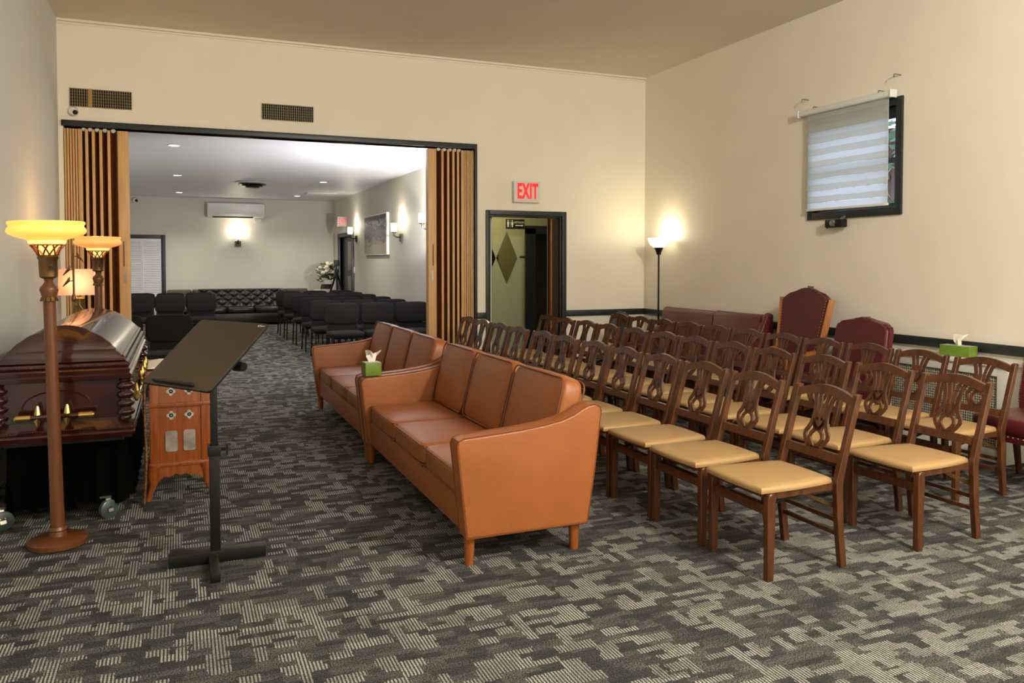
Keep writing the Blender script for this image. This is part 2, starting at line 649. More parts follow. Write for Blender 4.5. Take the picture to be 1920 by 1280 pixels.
def painting_material():
    m, nt, b = nmat('seascape_paint')
    tc = N(nt, 'ShaderNodeTexCoord')
    sp = N(nt, 'ShaderNodeSeparateXYZ')
    nt.links.new(tc.outputs['Object'], sp.inputs[0])
    n = noise_node(nt, 3.0, 6, 'Object', (1, 1.2, 5), 0.65)
    ad = N(nt, 'ShaderNodeMath', operation='MULTIPLY_ADD')
    nt.links.new(n.outputs['Fac'], ad.inputs[0])
    ad.inputs[1].default_value = 0.9
    sc_ = N(nt, 'ShaderNodeMath', operation='MULTIPLY_ADD')
    nt.links.new(sp.outputs[2], sc_.inputs[0])
    sc_.inputs[1].default_value = 1.1
    sc_.inputs[2].default_value = -0.4
    nt.links.new(sc_.outputs[0], ad.inputs[2])
    r = N(nt, 'ShaderNodeValToRGB')
    e = r.color_ramp.elements
    e[0].position, e[0].color = 0.0, S(160, 148, 130)
    e[1].position, e[1].color = 1.0, S(58, 62, 66)
    for p_, c_ in ((0.3, S(150, 140, 126)), (0.45, S(96, 92, 88)), (0.55, S(128, 124, 120)), (0.68, S(62, 66, 70)), (0.74, S(170, 168, 162)), (0.8, S(60, 64, 70))):
        q = e.new(p_)
        q.color = c_
    nt.links.new(ad.outputs[0], r.inputs[0])
    nt.links.new(r.outputs[0], b.inputs['Base Color'])
    b.inputs['Roughness'].default_value = 0.6
    return m


def blind_material(name, col, trans):
    m, nt, b = nmat(name)
    out = nt.nodes['Material Output']
    n = noise_node(nt, 300, 2)
    r = ramp(nt, n.outputs['Fac'], mul(col, 0.95), col)
    nt.links.new(r.outputs[0], b.inputs['Base Color'])
    b.inputs['Roughness'].default_value = 0.9
    t = N(nt, 'ShaderNodeBsdfTranslucent')
    nt.links.new(r.outputs[0], t.inputs[0])
    mx = N(nt, 'ShaderNodeMixShader')
    mx.inputs[0].default_value = trans
    nt.links.new(b.outputs[0], mx.inputs[1])
    nt.links.new(t.outputs[0], mx.inputs[2])
    nt.links.new(mx.outputs[0], out.inputs[0])
    return m


def glass_material():
    m, nt, b = nmat('clear_glass')
    n = noise_node(nt, 2, 1)
    r = ramp(nt, n.outputs['Fac'], (0.9, 0.95, 0.95, 1), (1, 1, 1, 1))
    nt.links.new(r.outputs[0], b.inputs['Base Color'])
    b.inputs['Transmission Weight'].default_value = 1.0
    b.inputs['Roughness'].default_value = 0.02
    b.inputs['IOR'].default_value = 1.1
    return m


M['leopard'] = leopard_material()
M['cane'] = cane_material()
M['painting'] = painting_material()
M['shade'] = blind_material('pale_pink_lamp_shade', S(250, 226, 208), 0.5)
M['blind_a'] = blind_material('sheer_blind_band', S(236, 238, 238), 0.62)
M['blind_b'] = blind_material('opaque_blind_band', S(230, 230, 226), 0.52)
M['glass'] = glass_material()

# ================================================================== STRUCTURE
b = MB()
b.box(-2.2, 7.2, YF - 0.2, FY1 + 0.3, -0.1, 0.0)
struct(b.build('floor', M['carpet'], smooth=None), 'grey patterned carpet running through both rooms', 'floor')
b = MB().box(XL - 0.15, XR + 0.15, YF, YB2, ZC, ZC + 0.1)
struct(b.build('ceiling', M['ceiling'], smooth=None), 'tall beige ceiling of the front room', 'ceiling')
b = MB().box(FX0 - 0.1, FX1 + 0.1, YB2, FY1 + 0.1, FZC, FZC + 0.1)
struct(b.build('ceiling', M['fceil'], smooth=None), 'low white ceiling of the far room', 'ceiling')

# back wall with the wide opening and the hall doorway
b = MB()
b.box(XL - 0.15, XR + 0.15, YB, YB2, OPZ + 0.0, ZC)
b.box(XL - 0.15, OPX0, YB, YB2, 0, OPZ)
b.box(OPX1, DX0, YB, YB2, 0, OPZ)
b.box(DX0, DX1, YB, YB2, DZ, OPZ)
b.box(DX1, XR + 0.15, YB, YB2, 0, OPZ)
struct(b.build('wall_back', M['wall'], smooth=None), 'cream back wall with wide opening and hall doorway', 'wall')
# right wall with window hole
WY0, WY1, WZ0, WZ1 = 5.36, 6.38, 2.03, 2.945
b = MB()
b.box(XR, XR + 0.15, YF, WY0, 0, ZC)
b.box(XR, XR + 0.15, WY1, YB, 0, ZC)
b.box(XR, XR + 0.15, WY0, WY1, 0, WZ0)
b.box(XR, XR + 0.15, WY0, WY1, WZ1, ZC)
struct(b.build('wall_right', M['wall'], smooth=None), 'cream right wall holding the small window', 'wall')
b = MB().box(XL - 0.15, XL, YF, YB, 0, ZC)
struct(b.build('wall_left', M['wall_left'], smooth=None), 'pale left wall beside the casket', 'wall')
b = MB().box(XL - 0.15, XR + 0.15, YF - 0.15, YF, 0, ZC)
struct(b.build('wall_front', M['wall'], smooth=None), 'cream wall behind the viewer', 'wall')
# far room shell
b = MB().box(FX0 - 0.1, FX1 + 0.1, FY1, FY1 + 0.12, 0, FZC)
struct(b.build('wall_far', M['fwall'], smooth=None), 'off-white end wall of the far room', 'wall')
b = MB().box(FX0 - 0.1, FX0, YB2, FY1, 0, FZC)
struct(b.build('wall_far_left', M['fwall'], smooth=None), 'off-white left wall of the far room', 'wall')
FD0, FD1, FDZ = 18.62, 20.2, 2.12
b = MB()
b.box(FX1, FX1 + 0.02, YB2, 10.6, 0, FZC)
b.box(FX1, FX1 + 0.1, 10.6, FD0, 0, FZC)
b.box(FX1, FX1 + 0.1, FD1, FY1, 0, FZC)
b.box(FX1, FX1 + 0.1, FD0, FD1, FDZ, FZC)
struct(b.build('wall_far_right', M['fwall'], smooth=None), 'off-white right wall of the far room with sconces', 'wall')
# hallway behind the small doorway
HY = YB + 1.30
b = MB()
b.box(FX1 + 0.1, 4.745, HY, HY + 0.1, 0, 2.6)
b.box(FX1 + 0.021, FX1 + 0.026, YB2, 10.6, 0, 2.6)
b.box(DX0 + 0.02, FX1 + 0.026, YB2 + 0.001, YB2 + 0.006, 0, 2.5)
b.box(FX1 + 0.101, FX1 + 0.106, 10.6, HY, 0, 2.6)
b.box(FX1 + 0.021, FX1 + 0.106, 10.594, 10.599, 0, 2.6)
b.box(4.745, 5.7, HY, HY + 0.1, 2.06, 2.6)
b.box(5.7, 6.4, HY, HY + 0.1, 0, 2.6)
struct(b.build('wall_hall', M['hall'], smooth=None), 'olive hallway wall seen through the doorway', 'wall')
b = MB()
b.box(6.4, 6.5, YB2, HY + 1.6, 0, 2.6)
b.box(FX1 + 0.1, 6.5, HY + 1.6, HY + 1.7, 0, 2.6)
struct(b.build('wall_hall_end', M['hall'], smooth=None), 'dim olive room beyond the black inner door frame', 'wall')
b = MB().box(FX1 + 0.027, 6.5, YB2, HY + 1.7, 2.5, 2.6)
struct(b.build('ceiling', M['hall'], smooth=None), 'low olive hallway ceiling', 'ceiling')

# trims
def trim(n, boxes, label, mat='trim', bevel=0.006):
    b = MB()
    for q in boxes:
        b.box(*q, bevel=bevel)
    return struct(b.build('trim_%d' % n, M[mat]), label, 'trim')


trim(1, [(OPX0 - 0.014, OPX1 + 0.03, YB - 0.03, YB2 + 0.02, OPZ, OPZ + 0.062), (OPX1, OPX1 + 0.03, YB - 0.03, YB2 + 0.02, 0, OPZ)],
     'dark trim framing the wide folding partition opening')
trim(2, [(DX0 - 0.05, DX0, YB - 0.035, YB2, 0, DZ + 0.06), (DX1, DX1 + 0.06, YB - 0.035, YB2, 0, DZ + 0.06), (DX0, DX1, YB - 0.035, YB2, DZ, DZ + 0.06),
         (DX0, DX0 + 0.02, YB, YB2, 0, DZ), (DX1 - 0.02, DX1, YB, YB2, 0, DZ), (DX0, DX1, YB, YB2, DZ - 0.02, DZ)],
     'dark casing around the hall doorway under the exit sign')
trim(3, [(DX1 + 0.06, XR, YB - 0.03, YB, 0.80, 0.88)], 'dark chair rail on the back wall right of the doorway')
trim(4, [(OPX1 + 0.03, DX0 - 0.05, YB - 0.03, YB, 0.80, 0.88)], 'short dark chair rail between partition and doorway')
trim(5, [(XR - 0.03, XR, YF, YB, 0.80, 0.88)], 'dark chair rail along the right wall')
trim(6, [(XL, XR, YB - 0.025, YB, ZC - 0.028, ZC), (XL, XR, YB - 0.014, YB, ZC - 0.055, ZC - 0.034)], 'thin cream crown moulding at the top of the back wall', 'wall', 0.004)
b = MB().box(XR - 0.02, XR, YF, YB, 0, 0.1)
struct(b.build('baseboard_right', M['trim']), 'dark baseboard along the right wall', 'baseboard')
b = MB().box(DX1 + 0.06, XR - 0.02, YB - 0.02, YB, 0, 0.1)
struct(b.build('baseboard_back', M['trim']), 'dark baseboard under the back wall chair rail', 'baseboard')
# inner hall door frame
b = MB()
b.box(4.745, 4.90, HY - 0.05, HY + 0.14, 0, 2.02)
b.box(4.745, 5.7, HY - 0.05, HY + 0.14, 1.94, 2.06)
b.box(5.58, 5.7, HY - 0.05, HY + 0.14, 0, 2.06)
struct(b.build('door_1', M['black_door']), 'black inner door frame inside the hallway', 'door')

# far room: closet door on the end wall
d2 = thing('door_2', 'white louvred closet doors in a dark frame on the far wall', 'door', (-0.8, FY1, 0))
d2['kind'] = 'structure'
b = MB()
b.box(-0.38, -0.285, FY1 - 0.05, FY1, 0, 2.165, 0.005)
b.box(-1.28, -0.38, FY1 - 0.05, FY1, 2.075, 2.165, 0.005)
b.build('casing', M['trim'], d2)
for k in range(2):
    x1 = -0.385 - k * 0.42
    x0 = x1 - 0.415
    b = MB()
    b.box(x0, x0 + 0.03, FY1 - 0.045, FY1 - 0.01, 0.02, 2.07)
    b.box(x1 - 0.03, x1, FY1 - 0.045, FY1 - 0.01, 0.02, 2.07)
    b.box(x0 + 0.03, x1 - 0.03, FY1 - 0.045, FY1 - 0.01, 2.0, 2.07)
    b.box(x0 + 0.03, x1 - 0.03, FY1 - 0.045, FY1 - 0.01, 0.02, 0.14)
    leaf = b.build('louvre_door', M['louver'], d2)
    b = MB()
    z = 0.16
    while z < 1.98:
        b.prism([(FY1 - 0.042, z), (FY1 - 0.036, z - 0.004), (FY1 - 0.014, z + 0.034), (FY1 - 0.02, z + 0.038)], 'x', x0 + 0.03, x1 - 0.03)
        z += 0.042
    o = b.build('louvre_slats', M['louver'], leaf, smooth=None)
    o['kind'] = 'stuff'
# far room: dark door on right wall
d3 = thing('door_3', 'dark framed door with taupe panels beside the far sconce', 'door', (FX1, 19.4, 0))
d3['kind'] = 'structure'
b = MB()
b.box(FX1 - 0.05, FX1 + 0.06, FD0 - 0.1, FD0, 0, FDZ + 0.1, 0.005)
b.box(FX1 - 0.05, FX1 + 0.06, FD1, FD1 + 0.12, 0, FDZ + 0.1, 0.005)
b.box(FX1 - 0.05, FX1 + 0.06, FD0, FD1, FDZ, FDZ + 0.1, 0.005)
b.build('casing', M['trim'], d3)
b = MB().box(FX1 + 0.05, FX1 + 0.09, FD0, FD1, 0, FDZ)
b.build('door_leaf', M['black_door'], d3)
for (z0, z1) in ((0.25, 1.18), (1.32, 2.0)):
    b = MB().box(FX1 + 0.02, FX1 + 0.055, FD0 + 0.04, FD0 + 0.75, z0, z1, 0.004)
    b.build('panel', M['grey_glass'], d3)

# window
w1 = thing('window_1', 'small dark framed window high on the right wall', 'window', (XR, 5.87, 1.955))
w1['kind'] = 'structure'
b = MB()
fy0, fy1, fz0, fz1 = 5.292, 6.448, 1.957, 3.018
b.box(XR - 0.025, XR + 0.10, fy0, WY0, fz0, fz1, 0.004)
b.box(XR - 0.025, XR + 0.10, WY1, fy1, fz0, fz1, 0.004)
b.box(XR - 0.025, XR + 0.10, WY0, WY1, fz0, WZ0, 0.004)
b.box(XR - 0.025, XR + 0.10, WY0, WY1, WZ1, fz1, 0.004)
b.build('window_frame', M['trim'], w1)
b = MB()
b.box(XR + 0.04, XR + 0.08, WY0, WY0 + 0.03, WZ0, WZ1)
b.box(XR + 0.04, XR + 0.08, WY1 - 0.03, WY1, WZ0, WZ1)
b.box(XR + 0.04, XR + 0.08, WY0, WY1, 2.44, 2.485)
b.box(XR + 0.04, XR + 0.08, WY0, WY1, WZ0, WZ0 + 0.04)
b.box(XR + 0.04, XR + 0.08, WY0, WY1, WZ1 - 0.10, WZ1)
b.build('sash', M['trim'], w1)
for z0, z1 in ((WZ0 + 0.04, 2.44), (2.485, WZ1 - 0.10)):
    MB().box(XR + 0.055, XR + 0.061, WY0 + 0.03, WY1 - 0.03, z0, z1).build('pane', M['glass'], w1, smooth=None)
b = MB().box(6.4, 40, -30, 45, -0.6, -0.4)
struct(b.build('ground', M['leaf'], smooth=None), 'dark ground outside the window', 'ground')
# tree outside the window
t = thing('tree', 'leafy green tree glimpsed outside beside the blind', 'tree', (9.3, 8.4, 0))
MB().tube([(9.3, 8.4, -0.4), (9.35, 8.45, 1.6), (9.3, 8.4, 3.4)], 0.1, 8).build('trunk', M['chair_wood'], t)
b = MB()
for i in range(700):
    c = Vector((9.3 + random.gauss(0, 0.6), 8.2 + random.gauss(0, 0.8), 3.2 + random.gauss(0, 0.55)))
    a, e = random.uniform(0, 2 * PI), random.uniform(-1, 1)
    u = Vector((math.cos(a), math.sin(a), e)).normalized() * 0.09
    v = u.orthogonal().normalized() * 0.05
    b.bm.faces.new([b.bm.verts.new(q) for q in (c - u, c - v, c + u, c + v)])
o = b.build('foliage', M['leaf'], t, smooth=None)
o['kind'] = 'stuff'

# ================================================================== WALL FITTINGS
# blind
bl = thing('roller_blind', 'white striped roller blind pulled down over the small window', 'blind', (XR - 0.07, 5.9, 2.02))
b = MB()
b.box(XR - 0.105, XR - 0.03, 5.36, 6.50, 3.012, 3.072, 0.02, 3)
b.build('cassette', M['white_plastic'], bl)
for yy in (5.345, 6.50):
    MB().box(XR - 0.11, XR - 0.025, yy, yy + 0.016, 3.006, 3.078, 0.005).build('end_cap', M['white_plastic'], bl)
nb = 16
for i in range(nb):
    z1 = 3.015 - i * (0.95 / nb)
    z0 = z1 - 0.95 / nb
    off = 0.0 if i % 2 else 0.003
    MB().box(XR - 0.066 - off, XR - 0.062, 5.40, 6.40, z0, z1 - 0.001).build('fabric_band', M['blind_a' if i % 2 else 'blind_b'], bl, smooth=None)
MB().box(XR - 0.078, XR - 0.05, 5.395, 6.41, 2.042, 2.066, 0.006).build('bottom_rail', M['white_plastic'], bl)
# hooks
for nm, (yy, zz) in (('upper hook far from the viewer, left above the blind', (6.47, 3.19)), ('lower hook touching the left end of the blind', (6.31, 3.085)),
                     ('lower hook touching the right end of the blind', (5.50, 3.09)), ('upper hook highest on the wall, right above the blind', (5.33, 3.205))):
    b = MB().tube([(XR, yy, zz), (XR - 0.075, yy, zz + 0.004), (XR - 0.085, yy, zz), (XR - 0.085, yy, zz - 0.03)], 0.005, 6)
    tag(b.build('wall_hook', M['steel']), nm, 'hook', 'metal hooks around the window')
b = MB().tube([(XR, 6.40, 1.265), (XR - 0.03, 6.40, 1.27), (XR - 0.04, 6.40, 1.285)], 0.006, 6)
b.box(XR - 0.008, XR, 6.36, 6.44, 1.25, 1.28, 0.003)
tag(b.build('wall_hook', M['steel']), 'small metal hook on the wall above the tall red chair', 'hook')
# black device under the window
wc = thing('wall_webcam', 'small black camera mounted under the window', 'camera', (XR - 0.05, 6.0, 1.87))
MB().box(XR - 0.105, XR - 0.03, 5.90, 6.12, 1.865, 1.945, 0.012).build('body', M['black_metal'], wc)
MB().lathe([(0.0, -0.02), (0.022, -0.02), (0.03, 0), (0.03, 0.03), (0.02, 0.034), (0.0, 0.03)], n=16, m=Matrix.Translation((XR - 0.108, 5.99, 1.905)) @ Matrix.Rotation(-PI / 2, 4, 'Y')).build('lens', M['steel'], wc)
MB().bar((XR - 0.06, 5.97, 1.94), (XR - 0.02, 5.94, 1.975), 0.04, 0.02).bar((XR - 0.05, 6.14, 1.86), (XR - 0.05, 6.14, 1.94), 0.012, 0.012).build('bracket', M['black_metal'], wc)

# vents on the back wall
def vent(x0, x1, z0, z1, n, label, ochre=None):
    v = thing('air_vent', label, 'vent', ((x0 + x1) / 2, YB - 0.01, z0), group='air vents above the opening')
    MB().box(x0, x1, YB - 0.004, YB - 0.001, z0, z1).build('duct', M['vent_dark'], v, smooth=None)
    b = MB()
    for zz in (z0, z1 - 0.006):
        b.box(x0, x1, YB - 0.012, YB - 0.004, zz, zz + 0.006)
    for k in range(1, 6):
        zz = z0 + k * (z1 - z0) / 6
        b.box(x0, x1, YB - 0.009, YB - 0.006, zz - 0.0015, zz + 0.0015)
    b.build('frame', M['vent_bar'], v, smooth=None)
    me = MB().box(-0.0028, 0.0028, -0.008, 0, 0, z1 - z0).mesh(M['vent_bar'])
    for k in range(n + 1):
        o = bpy.data.objects.new('slat', me)
        COL.objects.link(o)
        o.parent = v
        o.location = (x0 + (x1 - x0) * k / n - (x0 + x1) / 2, 0, 0)
    if ochre:
        MB().box(ochre[0], ochre[1], YB - 0.02, YB - 0.012, z0, z1).build('ochre_strip', M['vent_gold'], v, smooth=None)


vent(-1.03, -0.446, 3.163, 3.355, 26, 'rectangular air vent with ochre strip, above the left folded partition', (-0.862, -0.82))
vent(0.901, 1.474, 3.156, 3.338, 24, 'rectangular dark air vent centred over the wide opening')
# security camera on the back wall
sc = thing('security_camera', 'white dome security camera beside the ochre striped vent', 'camera', (-1.0, YB - 0.03, 3.06))
MB().lathe([(0.0, 0), (0.05, 0), (0.052, 0.02), (0.04, 0.05), (0.0, 0.055)], n=20, m=Matrix.Translation((-1.0, YB, 3.108)) @ Matrix.Rotation(PI / 2, 4, 'X')).build('dome', M['white_plastic'], sc)
MB().lathe([(0.0, 0), (0.024, 0), (0.024, 0.03), (0.015, 0.034), (0, 0.03)], n=16, m=Matrix.Translation((-0.978, YB - 0.035, 3.10)) @ Matrix.Rotation(PI / 2 + 0.25, 4, 'X')).build('lens', M['black_metal'], sc)
# exit sign
ex = thing('exit_sign', 'white sign with red EXIT letters above the hall doorway', 'sign', (4.17, YB - 0.05, 2.3))
MB().box(3.995, 4.365, YB - 0.075, YB, 2.296, 2.567, 0.006).build('housing', M['white_metal'], ex)
me = text_mesh('EXIT', 0.27, 0.004, M['sign_red'], 0.50, 1.08, 0.0085)
add_mesh('lettering', me, ex, Matrix.Translation((4.185, YB - 0.079, 2.432)) @ Matrix.Rotation(PI / 2, 4, 'X'))
# restroom sign
rs = thing('restroom_sign', 'black restroom sign with white figures in the hallway', 'sign', (4.58, HY - 0.02, 2.02))
MB().box(4.437, 4.728, HY - 0.02, HY, 2.018, 2.152, 0.003).build('board', M['sign_black'], rs)
me = text_mesh('RESTROOM', 0.042, 0.001, M['sign_white'], 0.72)
add_mesh('lettering', me, rs, Matrix.Translation((4.643, HY - 0.021, 2.105)) @ Matrix.Rotation(PI / 2, 4, 'X'))
b = MB()
b.box(4.585, 4.685, HY - 0.023, HY - 0.019, 2.054, 2.068)
b.prism([(4.685, 2.045), (4.712, 2.061), (4.685, 2.077)], 'y', HY - 0.023, HY - 0.019)
b.build('arrow', M['sign_white'], rs, smooth=None)
for k, xx in enumerate((4.468, 4.535)):
    b = MB().sphere((xx, HY - 0.021, 2.128), 0.011, (1, 0.3, 1), 10, 6)
    w = 0.017 if k else 0.013
    b.prism([(xx - 0.016, 2.112), (xx + 0.016, 2.112), (xx + w, 2.07), (xx + 0.009, 2.07), (xx + 0.009, 2.035), (xx - 0.009, 2.035), (xx - 0.009, 2.07), (xx - w, 2.07)], 'y', HY - 0.023, HY - 0.019)
    b.build('figure', M['sign_white'], rs)
MB().box(4.500, 4.503, HY - 0.023, HY - 0.019, 2.035, 2.135).build('divider', M['sign_white'], rs, smooth=None)
# small dark door plate
b = MB().box(4.66, 4.745, HY - 0.012, HY, 1.585, 1.612, 0.003)
tag(b.build('door_plate', M['sign_black']), 'small dark name plate beside the black hall frame', 'sign')
# diamond mirrors
for xc, lb in ((4.452, 'whole diamond shaped mirror on the hallway wall'), (4.112, 'diamond mirror cut off by the left door casing')):
    b = MB().prism([(xc - 0.166, 1.585), (xc, 1.205), (xc + 0.168, 1.58), (xc, 1.978)], 'y', HY - 0.012, HY, 0.004, 1)
    tag(b.build('diamond_mirror', M['mirror'], smooth=None), lb, 'mirror', 'diamond mirrors in the hallway')
# brown accordion door in the doorway
ad = thing('accordion_door', 'brown folded accordion door stacked in the hall doorway', 'door', (4.64, YB + 0.08, 0))
for k in range(7):
    xa = 4.585 + k * 0.0145
    MB().bar((xa, YB + 0.03 + (k % 2) * 0.0, 0.02), (xa, YB + 0.03, DZ - 0.03), 0.010, 0.004).bar((xa + 0.004, YB + 0.085, 0.02), (xa + 0.004, YB + 0.085, DZ - 0.03), 0.006, 0.1).build('pleat', M['hall_wood'], ad, smooth=None)
MB().box(4.57, 4.58, YB + 0.02, YB + 0.14, 0.02, DZ - 0.03).build('lead_edge', M['throne_wood'], ad, smooth=None)

# folding partitions
def partition(x_wall, x_lead, sgn, n_wide, n_tight, label):
    """sgn: +1 pleats run from the wall rightwards (left stack)"""
    p = thing('folding_partition', label, 'partition', ((x_wall + x_lead) / 2, YB + 0.08, 0), group='folding wood partitions')
    zt = OPZ - 0.02
    W = abs(x_lead - x_wall)
    lead = 0.105
    xs = x_lead - sgn * lead
    MB().box(min(x_lead, xs), max(x_lead, xs), YB + 0.005, YB + 0.12, 0.02, zt, 0.006).build('lead_post', M['tan_wood'], p)
    yh = YB + 0.003
    MB().box(x_lead - sgn * 0.05 - 0.012, x_lead - sgn * 0.05 + 0.012, yh - 0.004, yh + 0.004, 1.30, 1.42).build('latch_plate', M['steel'], p)
    MB().box(x_lead - sgn * 0.06 - 0.006, x_lead - sgn * 0.06 + 0.006, yh - 0.004, yh + 0.004, 1.48, 1.75).build('pull_strip', M['brown_wood'], p)
    tight_w = 0.155
    wide = (W - lead - tight_w) / n_wide
    x = xs
    for k in range(n_wide):
        w = wide * (1.2 - 0.4 * k / (n_wide - 1))
        x0 = x
        xf = x - sgn * w
        # brown pleat panels folding back and forward again
        xm = x0 - sgn * w * 0.5
        MB().prism([(x0, YB + 0.02), (x0 - sgn * 0.008, YB + 0.02), (xm - sgn * 0.008, YB + 0.115), (xm, YB + 0.115)], 'z', 0.02, zt).build('panel', M['brown_wood'], p, smooth=None)
        MB().prism([(xm, YB + 0.115), (xm - sgn * 0.008, YB + 0.115), (xf, YB + 0.02), (xf + sgn * 0.008, YB + 0.02)], 'z', 0.02, zt).build('panel', M['brown_wood'], p, smooth=None)
        MB().box(xf - 0.0145, xf + 0.0145, YB + 0.006, YB + 0.03, 0.02, zt, 0.004).build('edge_post', M['tan_wood'], p)
        MB().lathe([(0.0, 0), (0.022, 0), (0.022, 0.01), (0, 0.01)], n=14, m=Matrix.Translation((xm, YB + 0.06, zt + 0.002)) @ Matrix.Rotation(PI / 2, 4, 'X')).build('roller', M['white_plastic'], p)
        x = xf
    for k in range(n_tight):
        w = tight_w / n_tight
        xc = x - sgn * (k + 0.6) * w
        MB().box(xc - w * 0.36, xc + w * 0.36, YB + 0.008 + 0.006 * (k % 2), YB + 0.13, 0.02, zt, 0.003).build('edge_post', M['tan_wood'], p)
    MB().box(min(x_wall, x - sgn * tight_w * 0.3), max(x_wall, x), YB + 0.04, YB + 0.12, 0.02, zt).build('back_fold', M['brown_wood'], p, smooth=None)
    return p


partition(OPX0 + 0.005, -0.484, 1, 5, 6, 'wood folding partition stacked at the left, behind the glowing lamps')
partition(OPX1 - 0.005, 2.873, -1, 5, 6, 'wood folding partition stacked at the right, behind the tan sofas')

# ================================================================== SOFAS (front room)
def rrect(u0, u1, v0, v1, r, n=4):
    pts = []
    for cx, cy, a0 in ((u1 - r, v1 - r, 0), (u0 + r, v1 - r, PI / 2), (u0 + r, v0 + r, PI), (u1 - r, v0 + r, 1.5 * PI)):
        for i in range(n + 1):
            a = a0 + i / n * PI / 2
            pts.append((cx + r * math.cos(a), cy + r * math.sin(a)))
    return pts


def make_sofa(y0, label):
    y1 = y0 + 2.355
    s = thing('leather_sofa', label, 'sofa', (1.66, (y0 + y1) / 2, 0), group='tan leather sofas in front of the wooden chairs')
    AW = 0.115
    arm = [(1.31, 0.15), (1.262, 0.62), (1.272, 0.645), (1.30, 0.656), (1.45, 0.664), (1.60, 0.674), (1.74, 0.69), (1.84, 0.708), (1.91, 0.732),
           (1.965, 0.762), (2.0, 0.775), (2.035, 0.778), (2.064, 0.762), (2.07, 0.74), (2.03, 0.42), (1.99, 0.15)]
    for ya, yb, yo in ((y0, y0 + AW, y0 + 0.006), (y1 - AW, y1, y1 - 0.006)):
        o = MB().prism(arm, 'y', ya, yb, 0.012, 3).build('arm', M['tan_leather'], s)
        for yp in (ya + 0.005, yb - 0.005):
            MB().tube([(x, yp, z) for x, z in arm], 0.0045, 6, closed=True).build('piping', M['piping'], o)
    MB().box(1.325, 1.99, y0 + AW - 0.004, y1 - AW + 0.004, 0.15, 0.315, 0.015).build('base', M['tan_leather'], s)
    MB().prism([(1.95, 0.31), (2.01, 0.75), (2.03, 0.765), (2.055, 0.76), (2.062, 0.74), (1.99, 0.16), (1.93, 0.16)], 'y', y0 + AW - 0.004, y1 - AW + 0.004, 0.012, 2).build('back_frame', M['tan_leather'], s)
    w = (y1 - y0 - 2 * AW) / 3
    for k in range(3):
        yc = y0 + AW + (k + 0.5) * w
        o = MB().cushion((1.615, yc, 0.385), (0.30, w / 2 - 0.003, 0.078), 2, 0.10, 9, 8).build('seat_cushion', M['tan_leather'], s, smooth=60)
        path = [(u, v, 0.44) for u, v in rrect(1.322, 1.90, yc - w / 2 + 0.008, yc + w / 2 - 0.008, 0.03)]
        b = MB().tube(path, 0.005, 6, closed=True)
        b.tube([(u, v, 0.325) for u, v, _ in path], 0.005, 6, closed=True)
        b.build('piping', M['piping'], o)
        # back cushion leans against the back frame
        m = Matrix.Translation((1.925, yc, 0.672)) @ Matrix.Rotation(0.25, 4, 'Y')
        o = MB().cushion((0, 0, 0), (0.085, w / 2 - 0.004, 0.235), 0, 0.16, 7, 8, m).build('back_cushion', M['tan_leather'], s, smooth=60)
        b = MB()
        for sx in (-0.066, 0.066):
            b.tube([m @ Vector((sx, u, v)) for u, v in rrect(-w / 2 + 0.014, w / 2 - 0.014, -0.222, 0.222, 0.05)], 0.005, 6, closed=True)
        b.build('piping', M['piping'], o)
    for yy in (y0 + 0.065, y1 - 0.065):
        for xx in (1.345, 1.94):
            MB().cyl((xx, yy, 0.16), (xx, yy, 0.0), 0.031, 0.023, 14).build('leg', M['sofa_leg'], s)
    return s


make_sofa(3.728, 'tan leather three seat sofa, nearer one, with sloped arms and piped cushions')
make_sofa(6.095, 'tan leather three seat sofa, farther one, next to the folding partition')


def tissue_box(name, label, c, sx, sy, sz, rz):
    t = thing(name, label, 'tissue box', c, rz, 'green tissue boxes')
    MB().box(-sx / 2, sx / 2, -sy / 2, sy / 2, 0, sz, 0.003).build('carton', M['green_box'], t, local=True)
    MB().box(-sx / 2 + 0.006, sx / 2 - 0.006, -sy / 2 + 0.006, sy / 2 - 0.006, sz, sz + 0.0012).build('top_print', M['pearl'], t, smooth=None, local=True)

    def fn(u, v):
        a = (u - 0.5) * 1.9
        fold = 0.02 * math.sin(9 * u + 2 * v)
        w = 0.018 + 0.042 * v
        return Vector((a * w + 0.012 * v, fold * (0.5 + v) + 0.01 * math.sin(5 * v), sz + 0.002 + v * (0.075 + 0.018 * math.sin(7 * u + 0.6))))
    b = MB().grid(fn, 14, 8)
    b.grid(lambda u, v: Vector(((u - 0.5) * 0.05 * (1 + v), -0.012 + 0.03 * v * (u - 0.3), sz + 0.002 + v * (0.05 + 0.02 * u))), 6, 5)
    b.build('tissue', M['tissue'], t, 80, True)
    return t


tissue_box('tissue_box', 'green cube tissue box on the arm between the two tan sofas', (1.352, 6.04, 0.668), 0.125, 0.115, 0.10, 0.08)

